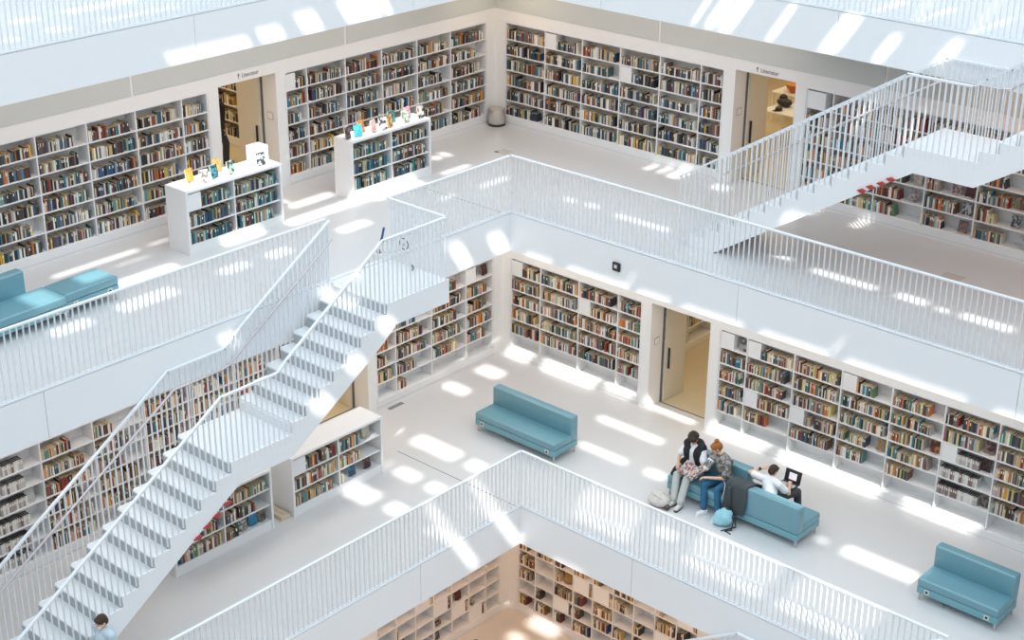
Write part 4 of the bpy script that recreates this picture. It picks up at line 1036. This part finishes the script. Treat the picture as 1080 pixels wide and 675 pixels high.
# magazine
t = thing('magazine', 'open glossy magazine held by the two readers', 'magazine', (5.13, -.42, Z2+.72))
for s, (c1, c2) in ((-1, ((225, 220, 220), (170, 70, 55))), (1, ((235, 235, 238), (60, 60, 80)))):
    Mp = Matrix.Translation((5.13, -.4, Z2+.715)) @ Matrix.Rotation(-.25, 4, 'Z') @ Matrix.Rotation(.55, 4, 'X') @ Matrix.Rotation(s*-.2, 4, 'Y')
    a, b = sorted((0, s*.225))
    DN[0] += 1
    MB().box(a, b, -.15, .15, 0, .006, 0, Mp).build('page_spread', cover_mat(lin(*c1), lin(*c2), DN[0]), t)
# coat over the sofa end
t = thing('coat', 'dark grey coat hanging over the sofa back between the seated people', 'coat', (6.32, -.45, Z2+.4))
mb = MB(); N = 14
prof = [(.18, .56), (.02, .74), (-.16, .885), (-.27, .9), (-.40, .895), (-.475, .84), (-.49, .6), (-.495, .36), (-.5, .22)]
vs = []; fs = []
for i in range(N+1):
    u = i/N
    for j, (y, zz_) in enumerate(prof):
        wob = .018*math.sin(u*13+j*.7); flare = 1+.12*j/8
        vs.append((6.24+(u-.5)*.46*flare-.026*j+.13+.05*(4-j)/8+(.06 if j > 5 else 0), y-abs(wob)*(1 if j > 4 else .2), Z2+zz_+(.03*math.sin(u*9) if j == 8 else .006*math.sin(u*15))))
for i in range(N):
    for j in range(len(prof)-1):
        a = i*len(prof)+j; fs.append((a, a+len(prof), a+len(prof)+1, a+1))
mb.add(vs, fs, 0, None, True); oc = mb.build('coat_body', cloth('charcoal_coat', (.05, .06, .063, 1)), t)
md = oc.modifiers.new('solid', 'SOLIDIFY'); md.thickness = .022; md.offset = 1; oc.modifiers.new('sub', 'SUBSURF').levels = 1; oc.modifiers['sub'].render_levels = 1
MB().capsule((6.12, -.5, Z2+.75), (6.14, -.52, Z2+.36), .045, .04).build('sleeve', MATS['charcoal_coat'], t)
# drawstring bag and tote
t = thing('drawstring_bag', 'turquoise drawstring bag on the floor against the sofa', 'bag', (6.12, -.66, Z2))
MB().ell((6.12, -.66, Z2+.17), .2, .12, .16).ell((6.16, -.62, Z2+.28), .14, .09, .1).ell((6.05, -.68, Z2+.1), .16, .13, .1).build('sack', cloth('turquoise_cloth', (.30, .56, .63, 1), noise=.3, scale=9.), t, remesh=.015)
MB().tube([(6.22, -.6, Z2+.36), (6.34, -.62, Z2+.2), (6.36, -.72, Z2+.02), (6.28, -.82, Z2+.012), (6.42, -.84, Z2+.012)], .012).tube([(6.2, -.58, Z2+.36), (6.3, -.55, Z2+.25), (6.38, -.6, Z2+.04), (6.22, -.86, Z2+.012)], .012).build('cord', BLACK, t)
MB().ell((6.18, -.6, Z2+.37), .06, .05, .03).build('gathered_mouth', BLACK, t)
t = thing('tote_bag', 'beige cloth tote bag slumped on the floor by the reader', 'bag', (4.74, -.86, Z2))
MB().ell((4.74, -.86, Z2+.1), .24, .2, .11).ell((4.66, -.8, Z2+.16), .15, .14, .1).ell((4.86, -.9, Z2+.13), .12, .13, .1).build('sack', cloth('beige_cloth', (.58, .53, .49, 1), noise=.3, scale=22.), t, remesh=.015)
MB().tube([(4.6, -.86, Z2+.2), (4.72, -.98, Z2+.26), (4.86, -.96, Z2+.22)], .011).build('strap', mat('beige_cloth', (0, 0, 0, 1)), t)
MB().ell((4.97, -.92, Z2+.06), .07, .07, .055).build('dark_lining', mat('brown_lining', (.10, .07, .06, 1), .8), t)
# white cable over the readers' lap
t = thing('earphones', 'white earphone cord hanging beside the person with the bun', 'earphones', (5.8, -.3, Z2+.6))
MB().tube([(5.72, -.18, Z2+.72), (5.85, -.25, Z2+.62), (5.92, -.4, Z2+.5), (5.9, -.47, Z2+.3), (5.95, -.55, Z2+.24)], .007).build('cord', WHITE, t)
MB().capsule((5.95, -.55, Z2+.24), (5.96, -.56, Z2+.21), .012, .01).build('plug', WHITE, t)

def standing(h, lean=0., stride=.12):
    k = h/1.75
    d = dict(pelvis=(0, 0, .95), chest=(0, -.02-lean, 1.3), neck=(0, -.03-lean, 1.48), head=(0, -.06-lean, 1.62), face=(0, -.85, -.5),
             shR=(-.2, -.02-lean, 1.42), elR=(-.24, .02, 1.14), haR=(-.22, -.1, .9), shL=(.2, -.02-lean, 1.42), elL=(.24, .0, 1.14), haL=(.22, -.14, .92),
             hpR=(-.09, 0, .9), hpL=(.09, 0, .9), knR=(-.1, -.03-stride, .5), knL=(.1, .02, .5), anR=(-.1, -stride, .09), anL=(.1, stride, .09), toR=(-.1, -.13-stride, .04), toL=(.1, stride-.13, .04))
    return {a: (v if a == 'face' else tuple(c*k for c in v)) for a, v in d.items()}
J0 = standing(1.6); J0['face'] = (.05, -.95, -.28)
T, J, F, Rm = person('person with dark hair and a face mask at the lower left beside the staircase', (1.84, -11.68, Z2), 0, J0, mat('skin_fair', (0, 0, 0, 1)))
hair(T, F, Rm, mat('dark_brown_hair', (0, 0, 0, 1)), 'short')
top(T, J, cloth('pale_blue_shirt', (.50, .60, .66, 1), noise=.08), 1.7)
trousers(T, J, cloth('navy_trousers', (.03, .04, .07, 1))); shoes(T, J, MATS['white_trainers'])
MB().ell(F(0, .062, -.05), .05, .046, .045, R=Rm).build('face_mask', mat('mask_cloth', (.82, .66, .60, 1), .8), T, local=True)
for s in (-1, 1): MB().tube([F(s*.045, .07, -.035), F(s*.085, 0, -.005)], .004).build('mask_loop', WHITE, T, local=True)
J0 = standing(1.75)
T, J, F, Rm = person('person at the bottom edge of whom only the dark hair shows', (2.3, -3.55, Z1), .6, J0)
hair(T, F, Rm, cloth('black_hair', (.012, .01, .01, 1)), 'short')
top(T, J, MATS['black_waistcoat'], 1.9, 'jumper'); trousers(T, J, MATS['navy_trousers']); shoes(T, J, BLACK)
T, J, F, Rm = person('person in a black coat half hidden inside the upper left doorway', (-6.9, -2.08, Z3), 2.6, standing(1.75))
hair(T, F, Rm, MATS['black_hair'], 'short')
top(T, J, MATS['black_waistcoat'], 1.9, 'coat', grow=.03); trousers(T, J, MATS['navy_trousers']); shoes(T, J, BLACK)

# ---------------------------------------------------------------- render look
S.view_settings.view_transform = 'Standard'; S.view_settings.look = 'None'; S.view_settings.gamma = 1.; S.view_settings.use_curve_mapping = False
S.view_settings.exposure = 0.2
S.cycles.max_bounces = 8; S.cycles.diffuse_bounces = 7; S.cycles.glossy_bounces = 3; S.cycles.use_denoising = True
S.cycles.sample_clamp_indirect = 6.; S.cycles.caustics_reflective = False; S.cycles.caustics_refractive = False
